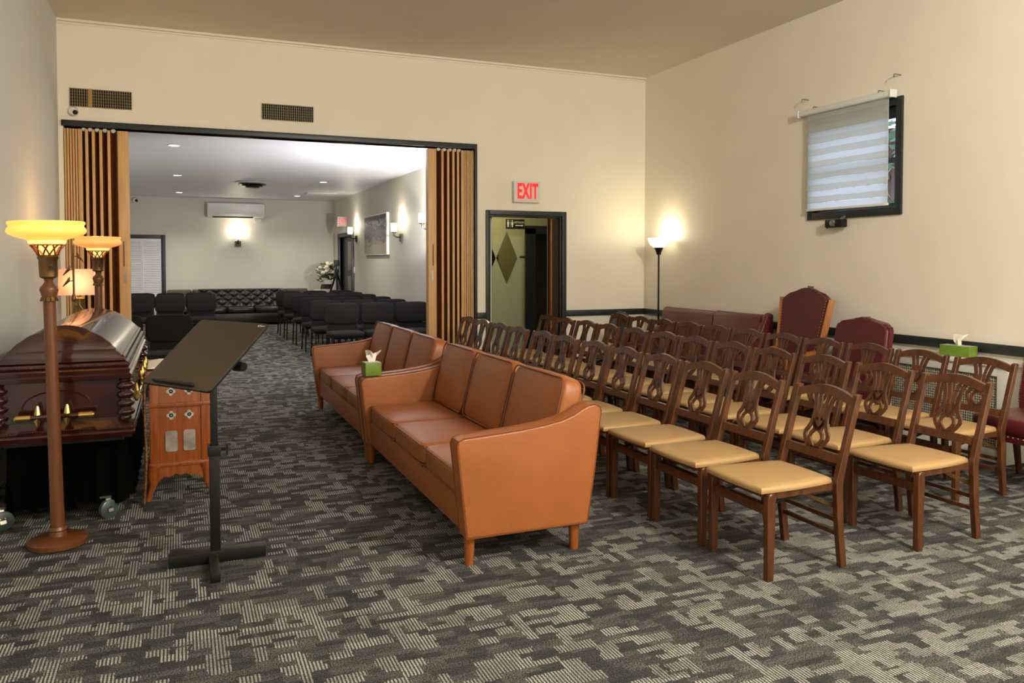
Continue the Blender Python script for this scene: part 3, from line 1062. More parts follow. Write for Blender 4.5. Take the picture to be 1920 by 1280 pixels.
# ================================================================== WOODEN FOLDING CHAIRS
def make_wood_chair():
    c = thing('folding_chair', 'x', 'chair', group='wooden folding chairs in three rows')
    P = M['chair_wood']
    post = [(0.205, 0), (0.243, 0), (0.222, 0.2), (0.212, 0.42), (0.262, 0.62), (0.332, 0.86), (0.318, 0.866), (0.298, 0.86), (0.226, 0.62), (0.172, 0.44), (0.170, 0.40), (0.182, 0.2)]
    for s in (-1, 1):
        y = s * 0.208
        MB().prism(post, 'y', y - 0.0165, y + 0.0165, 0.003, 1).build('back_leg', P, c, 35, True)
    for s in (-1, 1):
        y = s * 0.222
        MB().prism([(-0.262, 0), (-0.226, 0), (-0.216, 0.40), (-0.222, 0.418), (-0.238, 0.425), (-0.256, 0.418), (-0.264, 0.40)], 'y', y - 0.018, y + 0.018, 0.003, 1).build('front_leg', P, c, 35, True)
    # seat frame (apron)
    b = MB()
    b.box(-0.272, -0.235, -0.204, 0.204, 0.402, 0.426, 0.003)
    for s in (-1, 1):
        b.bar((-0.25, s * 0.208, 0.408), (0.185, s * 0.186, 0.408), 0.022, 0.034)
    b.box(0.15, 0.175, -0.19, 0.19, 0.39, 0.42)
    b.build('seat_frame', P, c, 35, True)
    # seat pad: rounded trapezoid
    out = []
    for i in range(9):
        t = i / 8
        out.append((-0.288 - 0.012 * math.sin(PI * t), -0.22 + 0.44 * t))
    for i in range(1, 9):
        t = i / 8
        out.append((-0.288 + 0.455 * t, 0.22 - 0.03 * t ** 2 + 0.006 * math.sin(PI * t)))
    for i in range(1, 8):
        t = i / 8
        out.append((0.167 + 0.01 * math.sin(PI * t), 0.19 - 0.38 * t))
    for i in range(0, 8):
        t = 1 - i / 8
        out.append((-0.288 + 0.455 * t, -(0.22 - 0.03 * t ** 2 + 0.006 * math.sin(PI * t))))
    cx, cy = -0.06, 0.0
    bm_ = MB()
    rings = [(1.0, 0.424), (1.012, 0.434), (1.0, 0.446), (0.96, 0.454), (0.8, 0.460), (0.4, 0.464)]
    R = [[bm_.bm.verts.new((cx + (x - cx) * k, cy + (y - cy) * k, z)) for x, y in out] for k, z in rings]
    nn = len(out)
    for A, B in zip(R, R[1:]):
        for j in range(nn):
            bm_.bm.faces.new((A[j], A[(j + 1) % nn], B[(j + 1) % nn], B[j]))
    bm_.bm.faces.new(R[0][::-1])
    bm_.bm.faces.new(R[-1])
    bm_.build('seat_pad', M['cream_vinyl'], c, 50, True)
    # x position of the leaning back at height z
    bx = lambda z: 0.244 + (z - 0.62) * 0.29
    pl = lambda u, v, t: Vector((bx(v) + t, u, v))
    # arched top rail
    pts = [(-0.196 + 0.392 * i / 12, 0.824 + 0.036 * math.sin(PI * i / 12)) for i in range(13)]
    MB().ribbon(pts, [0.040 + 0.008 * math.sin(PI * i / 12) for i in range(13)], pl, -0.012, 0.012).build('top_rail', P, c, 35, True)
    MB().ribbon([(-0.196, 0.538), (0, 0.538), (0.196, 0.538)], 0.042, pl, -0.01, 0.01).build('lower_back_rail', P, c, 35, True)
    # lyre splat
    z0, z1 = 0.555, 0.845
    H = z1 - z0
    b = MB()

    def rib(prof, w):
        for s in (-1, 1):
            b.ribbon([(s * x, z0 + H * t) for t, x in prof], w, pl, -0.006, 0.006)
    rib([(0.0, 0.040), (0.05, 0.048), (0.12, 0.066), (0.20, 0.080), (0.27, 0.080), (0.34, 0.066), (0.42, 0.054), (0.52, 0.046), (0.64, 0.044), (0.76, 0.048), (0.88, 0.058), (1.0, 0.074)], 0.021)
    rib([(0.50, 0.016), (0.62, 0.014), (0.74, 0.015), (0.86, 0.022), (1.0, 0.036)], 0.016)
    rib([(0.0, 0.012), (0.05, 0.016), (0.11, 0.034), (0.18, 0.044), (0.25, 0.040), (0.31, 0.022), (0.34, 0.0)], 0.018)
    rib([(0.34, 0.004), (0.40, 0.022), (0.46, 0.034), (0.52, 0.036)], 0.018)
    b.ribbon([(0, z0 + H * 0.33), (0, z0 + H * 0.42), (0, z0 + H * 0.55)], [0.06, 0.078, 0.06], pl, -0.006, 0.006)
    b.ribbon([(0, z0 - 0.004), (0, z0 + H * 0.05)], [0.086, 0.08], pl, -0.006, 0.006)
    b.build('back_splat', P, c, 35, True)
    # stretchers
    MB().box(-0.252, -0.238, -0.206, 0.206, 0.312, 0.358, 0.003).build('front_stretcher', P, c, 35, True)
    for z, x in ((0.235, 0.2), (0.165, 0.205)):
        MB().box(x - 0.008, x + 0.008, -0.195, 0.195, z - 0.011, z + 0.011, 0.002).build('back_stretcher', P, c, 35, True)
    for s in (-1, 1):
        MB().bar((-0.02, s * 0.17, 0.40), (0.19, s * 0.19, 0.30), 0.004, 0.018).build('brace', M['bronze'], c, 35, True)
        MB().bar((-0.22, s * 0.15, 0.34), (0.05, s * 0.16, 0.392), 0.008, 0.018).build('folding_strut', M['black_metal'], c, 35, True)
    return c


ORD = ['nearest', 'second', 'third', 'fourth', 'fifth', 'sixth', 'seventh', 'eighth', 'ninth', 'tenth', 'eleventh', 'twelfth']
ROWS = [(2.85, 'first', 'behind the tan sofas', [3.255, 3.79, 4.30, 4.79, 5.29, 5.80, 6.32, 6.83, 7.36, 7.88, 8.40, 8.92]),
        (3.85, 'middle', 'second of three rows', [3.275, 3.80, 4.29, 4.80, 5.31, 5.80, 6.29, 6.81, 7.33, 7.84, 8.33, 8.83]),
        (4.765, 'last', 'nearest the red leather seats', [3.776, 4.29, 4.775, 5.26, 5.75, 6.24, 6.725, 7.21, 7.69, 8.18, 8.67])]
proto = make_wood_chair()
first = True
for rx, rn, rd, ys in ROWS:
    for i, y in enumerate(ys):
        c = proto if first else copy_tree(proto)
        first = False
        c.location = (rx + random.uniform(-0.012, 0.012), y, 0)
        c.rotation_euler = (0, 0, random.uniform(-0.015, 0.015))
        c['label'] = 'dark wood folding chair with cream seat, %s row, %s' % (rn, 'nearest the viewer' if i == 0 else ORD[i] + ' from the near end')

# ================================================================== CASKET ON ITS TROLLEY
ca = thing('casket', 'polished mahogany casket with gold handles and domed lid', 'casket', (-0.625, 6.3, 0.46))
cx, hw, ya, yb = -0.625, 0.345, 5.22, 7.42


def casket_ring(b, z0, z1, o0, o1, seg=1):
    """frustum ring: outline offset o0 at z0 and o1 at z1"""
    def rect(o, z):
        return [b.bm.verts.new(q) for q in ((cx - hw - o, ya - o, z), (cx + hw + o, ya - o, z), (cx + hw + o, yb + o, z), (cx - hw - o, yb + o, z))]
    A, B = rect(o0, z0), rect(o1, z1)
    for j in range(4):
        b.bm.faces.new((A[j], A[(j + 1) % 4], B[(j + 1) % 4], B[j]))
    return A, B


def casket_stack(prof):
    b = MB()
    prev = None
    for (z0, o0), (z1, o1) in zip(prof, prof[1:]):
        A, B = casket_ring(b, z0, z1, o0, o1)
        if prev is None:
            b.bm.faces.new(A[::-1])
        prev = B
    b.bm.faces.new(prev)
    bmesh.ops.remove_doubles(b.bm, verts=b.bm.verts[:], dist=0.0005)
    return b


casket_stack([(0.50, -0.03), (0.50, 0.012), (0.535, 0.03), (0.545, 0.022), (0.56, 0.028), (0.575, 0.012), (0.60, -0.012), (0.615, -0.022)]).build('base_moulding', M['casket'], ca, 25)
casket_stack([(0.61, -0.028), (0.845, -0.022)]).build('body', M['casket'], ca, 25)
casket_stack([(0.84, -0.022), (0.848, 0.012), (0.872, 0.016), (0.882, 0.004), (0.902, 0.008), (0.912, 0.0)]).build('rim', M['casket'], ca, 25)
casket_stack([(0.912, -0.004), (0.928, 0.006), (0.944, -0.002), (0.952, -0.016), (0.972, -0.02), (0.985, -0.03)]).build('lid_moulding', M['casket'], ca, 25)
# beaded rows
for zz, oo in ((0.934, 0.004), (0.567, 0.022)):
    b = MB()
    n = 58
    for i in range(n):
        x = cx - hw + 2 * hw * (i + 0.5) / n
        b.sphere((x, ya - oo, zz), 0.0045, (1, 1, 1), 6, 4)
    n = 150
    for i in range(n):
        b.sphere((cx + hw + oo, ya + (yb - ya) * (i + 0.5) / n, zz), 0.0045, (1, 1, 1), 6, 4)
    b.build('beading', M['casket'], ca)['kind'] = 'stuff'
# domed lid
def lid_sec(y, zt, k, zb=0.956):
    n = 28
    w = (hw - 0.018) * k
    return [Vector((cx - w * math.cos(PI * i / n), y, min(zt, zb + 0.206 * (1 - math.cos(PI * i / n) ** 2) ** 0.92))) for i in range(n + 1)]


secs = [(ya + 0.0, 0.985, 1.0), (ya + 0.012, 1.012, 1.0), (ya + 0.03, 1.022, 1.0), (ya + 0.045, 1.020, 0.995), (ya + 0.048, 1.04, 0.995), (ya + 0.06, 1.07, 1.0), (ya + 0.085, 1.12, 1.0), (ya + 0.12, 1.165, 1.0),
        (yb - 0.20, 1.165, 1.0), (yb - 0.12, 1.13, 1.0), (yb - 0.07, 1.06, 1.0), (yb - 0.03, 1.0, 1.0)]
b = MB()
rows_ = [[b.bm.verts.new(v) for v in lid_sec(*q)] for q in secs]
for A, B in zip(rows_, rows_[1:]):
    for j in range(len(A) - 1):
        b.bm.faces.new((A[j], A[j + 1], B[j + 1], B[j]))
b.bm.faces.new(rows_[0])
b.bm.faces.new(rows_[-1][::-1])
b.build('lid', M['casket'], ca, 30)
# ridges along the long slopes
for s in (1, -1):
    for kx, zz in ((0.985, 0.962), (0.93, 0.985), (0.86, 1.012)):
        MB().bar((cx + s * (hw - 0.03) * kx, ya + 0.12, zz), (cx + s * (hw - 0.03) * kx, yb - 0.12, zz), 0.012, 0.012).build('lid_ridge', M['casket'], ca, 25)
# turned corner columns
for sx in (-1, 1):
    for yy in (ya - 0.002, yb + 0.002):
        prof = [(0.028, 0.60), (0.034, 0.615)]
        for i in range(4):
            z = 0.625 + i * 0.052
            prof += [(0.03, z), (0.047, z + 0.012), (0.052, z + 0.024), (0.047, z + 0.036), (0.032, z + 0.047)]
        prof += [(0.036, 0.838), (0.03, 0.845)]
        MB().lathe(prof, (cx + sx * (hw - 0.02), yy + (0.02 if yy < 6 else -0.02), 0), 20).build('corner_column', M['casket'], ca, 50)
# end handle
def handle(p0, p1, out, lugs):
    p0, p1, out = Vector(p0), Vector(p1), Vector(out)
    d = (p1 - p0)
    h = MB().cyl(p0 + d * 0.12, p1 - d * 0.12, 0.016, n=14).build('handle_bar', M['casket'], ca, 50)
    for a, c in ((p0, 1), (p1, -1)):
        MB().tube([a, a + d * 0.02 * c, a + d * 0.02 * c, a + d * 0.2 * c], None, 14, radii=[0.014, 0.018, 0.021, 0.020]).build('end_cap', M['gold'], h, 40)
    for t in lugs:
        c = p0 + d * t - out * 0.012 + Vector((0, 0, 0.0))
        b = MB().tube([c + Vector((0, 0, 0.066)), c + Vector((0, 0, 0.058)), c + Vector((0, 0, 0.045)), c + Vector((0, 0, -0.01)), c + Vector((0, 0, -0.05))] , None, 8, radii=[0.006, 0.010, 0.014, 0.026, 0.008])
        b.bar(c, c - out * 0.04, 0.02, 0.02)
        b.build('handle_lug', M['gold'], h, 30)


handle((cx - 0.235, ya - 0.045, 0.655), (cx + 0.165, ya - 0.045, 0.655), (0, -1, 0), (0.28, 0.65))
for k in range(3):
    y = ya + 0.25 + k * 0.62
    handle((cx + hw + 0.035, y, 0.70), (cx + hw + 0.035, y + 0.5, 0.70), (1, 0, 0), (0.25, 0.75))
# carved arch on the end panel
MB().tube([(cx - 0.03 + 0.175 * math.cos(a), ya + 0.018, 0.695 + 0.095 * math.sin(a)) for a in [PI * i / 24 for i in range(25)]], 0.004, 6).build('carved_arch', M['casket'], ca)

tr = thing('casket_trolley', 'black skirted wheeled trolley carrying the casket', 'trolley', (-0.65, 6.3, 0))
def skirt_fn(u, v):
    # v 0 top .. 1 bottom
    P = [(-0.93, 5.36), (-0.33, 5.36), (-0.33, 7.25), (-0.93, 7.25)]
    L = [0.6, 1.89, 0.6, 1.89]
    s = u * sum(L)
    i = 0
    while i < 3 and s > L[i]:
        s -= L[i]
        i += 1
    a, c = P[i], P[(i + 1) % 4]
    t = min(1, s / L[i])
    x, y = a[0] + (c[0] - a[0]) * t, a[1] + (c[1] - a[1]) * t
    nx, ny = ((0, -1), (1, 0), (0, 1), (-1, 0))[i]
    wv = (0.008 + 0.022 * v) * math.sin(u * 5 * 2 * PI * 9) + 0.04 * v * (i == 1 or i == 0)
    return Vector((x + nx * wv, y + ny * wv, 0.485 - v * (0.385 + 0.01 * math.sin(u * 70))))


MB().grid(skirt_fn, 360, 6, True).build('skirt', M['skirt'], tr, 80)
MB().box(-0.94, -0.32, 5.34, 7.26, 0.46, 0.5).box(-0.86, -0.40, 5.45, 7.15, 0.13, 0.16).build('frame', M['black_metal'], tr)
for i, (xx, yy) in enumerate(((-0.405, 5.31), (-0.945, 5.29), (-0.41, 7.2), (-0.9, 7.2))):
    av = Vector((0.6, -0.8, 0)) if i != 1 else Vector((0.35, -0.94, 0))
    hc = Vector((xx, yy, 0.056))
    w = MB().tube([hc - av * 0.018, hc - av * 0.012, hc + av * 0.012, hc + av * 0.018], None, 24, radii=[0.047, 0.056, 0.056, 0.047]).build('caster_wheel', M['caster'], tr, 40)
    MB().cyl(hc - av * 0.022, hc + av * 0.022, 0.02, n=12).build('wheel_hub', M['steel'], w)
    b = MB()
    for s in (-0.026, 0.026):
        q = hc + av * s
        b.bar(q - Vector((0, 0, 0.012)), q + Vector((-0.02, 0.025, 0.075)), 0.03, 0.005, tuple(av))
    b.box(xx - 0.045, xx + 0.015, yy - 0.01, yy + 0.06, 0.125, 0.137)
    b.build('caster_fork', M['steel'], w)

# ================================================================== AMBER FLOOR LAMPS
def amber_lamp(x, y, label, glass, tilt, power):
    t = thing('torchiere_lamp', label, 'floor lamp', (x, y, 0), group='amber torchiere lamps at the casket ends')
    t.rotation_euler = (0, tilt, 0)
    A = dict(local=True)
    MB().lathe([(0, 0), (0.138, 0), (0.146, 0.006), (0.146, 0.03), (0.138, 0.038), (0.06, 0.045), (0.045, 0.052), (0.04, 0.075), (0.046, 0.085), (0.04, 0.10), (0.0, 0.10)], n=36).build('base', M['lamp_pole'], t, 40, True)
    MB().lathe([(0.0, 0.09), (0.035, 0.09), (0.034, 0.3), (0.03, 1.33), (0.0, 1.33)], n=18).build('pole', M['lamp_pole'], t, 40, True)
    MB().lathe([(0, 1.32), (0.03, 1.32), (0.034, 1.335), (0.036, 1.35), (0.046, 1.385), (0.042, 1.40), (0.028, 1.415), (0.02, 1.43), (0.024, 1.445), (0, 1.45)], n=18).build('leaf_collar', M['lamp_pole'], t, 40, True)
    b = MB()
    for i in range(12):
        a = 2 * PI * i / 12
        b.bar((0.036 * math.cos(a), 0.036 * math.sin(a), 1.345), (0.044 * math.cos(a), 0.044 * math.sin(a), 1.325), 0.018, 0.004, (math.cos(a), math.sin(a), 0))
    b.build('leaf_fringe', M['bronze'], t, None, True)
    sk = MB().lathe([(0, 1.445), (0.032, 1.445), (0.044, 1.455), (0.046, 1.545), (0.05, 1.552), (0.052, 1.562), (0.044, 1.572), (0.0, 1.572)], n=20).build('socket', M['bronze'], t, 40, True)
    MB().cyl((0.02, -0.04, 1.505), (0.03, -0.075, 1.502), 0.009, 0.012, 10).build('switch_knob', M['black_metal'], sk, 40, True)
    # pierced cup: ribs around a glowing core
    cup = MB().lathe([(0.034, 1.57), (0.04, 1.59), (0.052, 1.612), (0.07, 1.625), (0.066, 1.625), (0.048, 1.61), (0.036, 1.59), (0.03, 1.57)], n=20, caps=False).build('pierced_cup', M['amber_hot'], t, 40, True)
    b = MB()
    for i in range(10):
        for sg in (-1, 1):
            pts = []
            for k in range(6):
                v = k / 5
                a = 2 * PI * i / 10 + sg * v * 0.5
                r = 0.045 + 0.033 * v ** 1.4 + 0.003
                pts.append((r * math.cos(a), r * math.sin(a), 1.57 + 0.056 * v))
            b.tube(pts, 0.0045, 5)
    b.tube([(0.078 * math.cos(2 * PI * i / 24), 0.078 * math.sin(2 * PI * i / 24), 1.626) for i in range(24)], 0.005, 6, closed=True)
    b.build('filigree', M['bronze_red'], cup, 60, True)
    # bowl
    bw = MB().lathe([(0.078, 1.625), (0.086, 1.63), (0.09, 1.648), (0.10, 1.655), (0.15, 1.668), (0.182, 1.684), (0.19, 1.698), (0.186, 1.712), (0.178, 1.722), (0.178, 1.73), (0.184, 1.736), (0.184, 1.748),
                     (0.178, 1.75), (0.172, 1.735), (0.172, 1.722), (0.182, 1.7), (0.176, 1.688), (0.145, 1.675), (0.095, 1.664), (0.07, 1.64)], n=48, caps=False).build('glass_bowl', glass, t, 50, True)
    MB().lathe([(0.084, 1.632), (0.089, 1.634), (0.091, 1.645), (0.0895, 1.652), (0.086, 1.652)], n=36, caps=False).build('glow_band', M['amber_hot'], bw, 50, True)
    lamp('torchiere_bulb', (x, y, 1.80), power, (1.0, 0.60, 0.24), 0.06)
    return t


amber_lamp(-0.622, 4.92, 'glowing amber glass torchiere, nearer one, in front of the casket', M['amber'], -0.016, 0.5)
amber_lamp(-0.65, 7.85, 'amber glass torchiere, farther one, at the back end of the casket', M['amber2'], 0.0, 8)

# ================================================================== LECTERN STAND
le = thing('lectern_stand', 'tilted brown tray table on a black T shaped stand', 'lectern', (0.157, 4.335, 0))
MB().box(-0.066, 0.405, 4.30, 4.365, 0.0, 0.062, 0.004).build('base_crossbar', M['black_metal'], le)
MB().box(0.122, 0.168, 4.03, 4.31, 0.0, 0.045, 0.004).build('base_foot', M['black_metal'], le)
MB().box(0.132, 0.182, 4.315, 4.365, 0.06, 0.60, 0.003).build('lower_post', M['black_metal'], le)
MB().box(0.140, 0.174, 4.323, 4.357, 0.58, 1.03, 0.003).build('upper_post', M['black_metal'], le)
cl = MB().box(0.125, 0.189, 4.308, 4.372, 0.545, 0.60, 0.004).build('height_clamp', M['black_metal'], le)
MB().cyl((0.189, 4.34, 0.575), (0.215, 4.335, 0.575), 0.008, n=10).bar((0.218, 4.335, 0.545), (0.218, 4.335, 0.60), 0.012, 0.012).build('clamp_handle', M['black_metal'], cl)
ex_ = Vector((math.cos(-0.982), math.sin(-0.982), 0))
fy_ = Vector((-math.sin(-0.982) * math.cos(0.706), math.cos(-0.982) * math.cos(0.706), math.sin(0.706)))
nz_ = ex_.cross(fy_)
pc = Vector((0.12, 4.421, 1.064))
PM = Matrix(((ex_.x, fy_.x, nz_.x, pc.x), (ex_.y, fy_.y, nz_.y, pc.y), (ex_.z, fy_.z, nz_.z, pc.z), (0, 0, 0, 1)))
o = MB().prism(rrect(-0.283, 0.283, -0.2355, 0.2355, 0.025), 'z', -0.016, 0.0, 0.003, 1, PM).build('tray', M['lectern'], le)
MB().prism(rrect(-0.2835, 0.2835, -0.236, 0.236, 0.025), 'z', -0.0125, -0.004, 0, 1, PM).build('tray_edge', M['black_metal'], o)
MB().box(-0.20, 0.14, -0.222, -0.205, 0.0, 0.016, 0.006, 2, PM).build('stop_ledge', M['black_metal'], o)
b = MB()
b.tube([PM @ Vector((0.232 + 0.010 * math.cos(a), 0.213 + 0.006 * math.sin(a), 0.0008)) for a in [2 * PI * i / 14 for i in range(14)]], 0.0012, 4, closed=True)
b.tube([PM @ Vector((0.244, 0.215, 0.0008)), PM @ Vector((0.251, 0.209, 0.0008)), PM @ Vector((0.256, 0.216, 0.0008)), PM @ Vector((0.263, 0.210, 0.0008)), PM @ Vector((0.270, 0.217, 0.0008))], 0.0013, 4)
b.build('logo_mark', M['white_plastic'], o)
MB().bar(Vector((0.157, 4.34, 0.98)), pc - nz_ * 0.045, 0.04, 0.04).box(-0.10, 0.10, -0.06, 0.06, -0.04, -0.016, 0.004, 1, PM).build('tilt_bracket', M['black_metal'], le)
k1 = PM @ Vector((0.05, -0.01, -0.035))
k2 = PM @ Vector((0.225, -0.02, -0.05))
k3 = PM @ Vector((0.285, -0.02, -0.055))
MB().tube([k1, k2, k2, k3], None, 12, radii=[0.01, 0.01, 0.03, 0.022]).build('tilt_knob', M['black_metal'], le)

# ================================================================== CARVED CABINET
cb = thing('carved_cabinet', 'small orange wood cabinet with quatrefoil cut-outs behind the lectern', 'cabinet', (0.0, 5.75, 0))
cx0, cx1, cy0, cy1 = -0.185, 0.178, 5.57, 5.93
MB().box(cx0 + 0.012, cx1 - 0.012, cy0 + 0.012, cy1, 0.225, 0.80, 0.002).build('body', M['cab_wood'], cb)
for xa, xb in ((cx0, cx0 + 0.055), (cx1 - 0.055, cx1)):
    MB().box(xa, xb, cy0, cy0 + 0.04, 0.225, 0.80, 0.006).build('corner_stile', M['cab_wood'], cb)
for z0, z1 in ((0.215, 0.24), (0.60, 0.625), (0.79, 0.81)):
    MB().box(cx0 - 0.006, cx1 + 0.006, cy0 - 0.006, cy0 + 0.03, z0, z1, 0.004).build('rail', M['cab_wood'], cb)
MB().prism([(5.55, 0.80), (5.55, 0.815), (5.95, 0.87), (5.95, 0.80)], 'x', cx0 - 0.02, cx1 + 0.02, 0.004, 1).build('top', M['cab_wood'], cb)
for k in range(2):
    xc = -0.056 + k * 0.108
    MB().prism(rrect(xc - 0.036, xc + 0.036, 0.31, 0.445, 0.012), 'y', cy0 + 0.004, cy0 + 0.02, 0).build('pane', M['cab_glass'], cb)
    for zc in (0.545, 0.70):
        b = MB()
        for ax, az in ((0.016, 0), (-0.016, 0), (0, 0.016), (0, -0.016), (0, 0)):
            b.tube([(xc + ax, cy0 + 0.02, zc + az), (xc + ax, cy0 + 0.006, zc + az)], 0.0125, 12)
        b.build('quatrefoil', M['pearl'], cb)
# cabriole legs and scalloped apron
ap = [(cx0, 0.225), (cx1, 0.225), (cx1, 0.15), (cx1 - 0.05, 0.12), (cx1 - 0.08, 0.15), (cx1 - 0.12, 0.145), (cx1 - 0.15, 0.165), (0.5 * (cx0 + cx1), 0.15), (cx0 + 0.15, 0.165), (cx0 + 0.12, 0.145), (cx0 + 0.08, 0.15), (cx0 + 0.05, 0.12), (cx0, 0.15)]
MB().prism(ap, 'y', cy0 + 0.004, cy0 + 0.022, 0.002, 1).build('apron', M['cab_wood'], cb)
for sx, xa in ((-1, cx0), (1, cx1)):
    for yy in (cy0 + 0.015, cy1 - 0.03):
        pts = [(xa - sx * 0.03, yy, 0.23), (xa - sx * 0.015, yy, 0.17), (xa - sx * 0.02, yy, 0.11), (xa + sx * 0.0, yy, 0.05), (xa + sx * 0.014, yy, 0.0)]
        MB().tube(pts, None, 10, radii=[0.04, 0.036, 0.026, 0.018, 0.019]).build('cabriole_leg', M['cab_wood'], cb)
dr = MB()
dr.grid(lambda u, v: Vector((cx0 - 0.006 - 0.011 + 0.009 * math.cos(2 * PI * u) - 0.006 * math.sin(7 * v) - 0.012 * v, 5.50 + 0.03 * math.sin(2 * PI * u), 0.84 - 0.825 * v)), 12, 20, True)
tag(dr.build('cloth_runner', M['leopard'], smooth=80), 'spotted brown cloth hanging down the side of the carved cabinet', 'cloth')
bk = thing('open_book', 'open white guest book on top of the carved cabinet', 'book', (-0.06, 5.76, 0.845))
bk.rotation_euler = (0.135, 0, 0)
MB().box(-0.14, 0.14, -0.1, 0.1, 0.0, 0.008, 0.002).build('cover', M['casket'], bk, 40, True)
for s in (-1, 1):
    MB().prism([(0, 0.008), (s * 0.135, 0.008), (s * 0.133, 0.014), (s * 0.07, 0.026), (s * 0.02, 0.026), (0, 0.012)], 'y', -0.095, 0.095).build('pages', M['paper'], bk, 40, True)

# ================================================================== TABLE LAMP AND BIRD STAND behind the casket
tb = thing('side_table', 'dark wood side table behind the far end of the casket', 'table', (-0.9, 8.62, 0))
MB().box(-1.1, -0.68, 8.42, 8.82, 0.71, 0.74, 0.006).build('table_top', M['lamp_pole'], tb)
for xx in (-1.07, -0.71):
    for yy in (8.45, 8.79):
        MB().cyl((xx, yy, 0.72), (xx, yy, 0), 0.02, 0.014, 10).build('leg', M['lamp_pole'], tb)
tl = thing('table_lamp', 'table lamp with pale rectangular shade and ribbed brass body', 'table lamp', (-0.885, 8.62, 0.74))
b = MB()
n = 40
prof = [(0.06, 0.74), (0.065, 0.76), (0.05, 0.78), (0.05, 1.16), (0.055, 1.18), (0.05, 1.19), (0.012, 1.195), (0.012, 1.26)]
rings = [[b.bm.verts.new((-0.885 + r * (1 + 0.06 * (i % 2) * (0.78 < z < 1.17)) * math.cos(2 * PI * i / n), 8.62 + r * (1 + 0.06 * (i % 2) * (0.78 < z < 1.17)) * math.sin(2 * PI * i / n), z)) for i in range(n)] for r, z in prof]
for A, B in zip(rings, rings[1:]):
    for j in range(n):
        b.bm.faces.new((A[j], A[(j + 1) % n], B[(j + 1) % n], B[j]))
b.bm.faces.new(rings[0][::-1])
b.bm.faces.new(rings[-1])
b.build('ribbed_body', M['brass'], tl, 20)
b = MB()
sh0 = [(-1.05, 8.54), (-0.735, 8.54), (-0.735, 8.70), (-1.05, 8.70)]
sh1 = [(-1.04, 8.55), (-0.745, 8.55), (-0.745, 8.69), (-1.04, 8.69)]
for ins in (0.0, 0.004):
    A = [b.bm.verts.new((x + (0.0 if ins == 0 else (ins if x < -0.9 else -ins)), y + (0 if ins == 0 else (ins if y < 8.6 else -ins)), 1.215)) for x, y in sh0]
    B = [b.bm.verts.new((x + (0.0 if ins == 0 else (ins if x < -0.9 else -ins)), y + (0 if ins == 0 else (ins if y < 8.6 else -ins)), 1.462)) for x, y in sh1]
    for j in range(4):
        b.bm.faces.new((A[j], A[(j + 1) % 4], B[(j + 1) % 4], B[j]))
b.build('shade', M['shade'], tl, None)
lamp('table_lamp_bulb', (-0.89, 8.62, 1.33), 4, (1.0, 0.66, 0.42), 0.03)
bs = thing('bird_stand', 'slim bronze stand with small bird ornaments before the table lamp', 'ornament', (-0.87, 8.2, 0))
bx0, by0 = -0.878, 8.2
MB().lathe([(0, 0), (0.1, 0), (0.1, 0.012), (0.02, 0.03), (0.0, 0.03)], (bx0, by0, 0)).build('base', M['bronze'], bs)
MB().tube([(bx0, by0, 0.02), (bx0, by0, 1.1), (bx0, by0, 1.68)], 0.009, 8).build('rod', M['bronze'], bs)
MB().lathe([(0, 1.17), (0.016, 1.175), (0.022, 1.195), (0.016, 1.215), (0.011, 1.24), (0, 1.24)], (bx0, by0, 0), 14).build('knob', M['bronze'], bs)
for zz, s, dy in ((1.58, 1, -0.01), (1.46, -1, 0.0), (1.36, -1, -0.02), (1.13, 1, 0.0)):
    b = MB().tube([(bx0, by0, zz), (bx0 + s * 0.03, by0 + dy, zz)], 0.004, 6)
    c0 = Vector((bx0 + s * 0.04, by0 + dy, zz))
    b.tube([c0 + Vector((-s * 0.012, 0, 0.035)), c0 + Vector((-s * 0.006, 0, 0.02)), c0, c0 + Vector((s * 0.018, 0, -0.02)), c0 + Vector((s * 0.045, 0, -0.052))], None, 8, radii=[0.003, 0.01, 0.013, 0.010, 0.003])
    b.build('bird', M['bronze'], bs)

# ================================================================== RED LEATHER SEATS ALONG THE RIGHT WALL
rs_ = thing('curved_red_sofa', 'burgundy leather sofa with curved back along the right wall', 'sofa', (5.6, 7.8, 0))
def back_sheet(y0, y1, z_b, z0, z1, bow, th=0.09):
    """thick, slightly bowed back between y0 and y1, top height z0->z1"""
    b = MB()
    n = 16
    R_ = []
    for i in range(n + 1):
        t = i / n
        y = y0 + (y1 - y0) * t
        zt = z0 + (z1 - z0) * t
        x = 5.84 - bow * math.sin(PI * t)
        R_.append([b.bm.verts.new(q) for q in ((x - th - 0.10, y, z_b), (x - th - 0.02, y, zt - 0.05), (x - th + 0.01, y, zt - 0.015), (x - th / 2, y, zt), (x, y, zt - 0.01), (x + 0.01, y, zt - 0.05), (x, y, z_b))])
    for A, B in zip(R_, R_[1:]):
        for j in range(7):
            b.bm.faces.new((A[j], A[(j + 1) % 7], B[(j + 1) % 7], B[j]))
    b.bm.faces.new(R_[0][::-1])
    b.bm.faces.new(R_[-1])
    return b


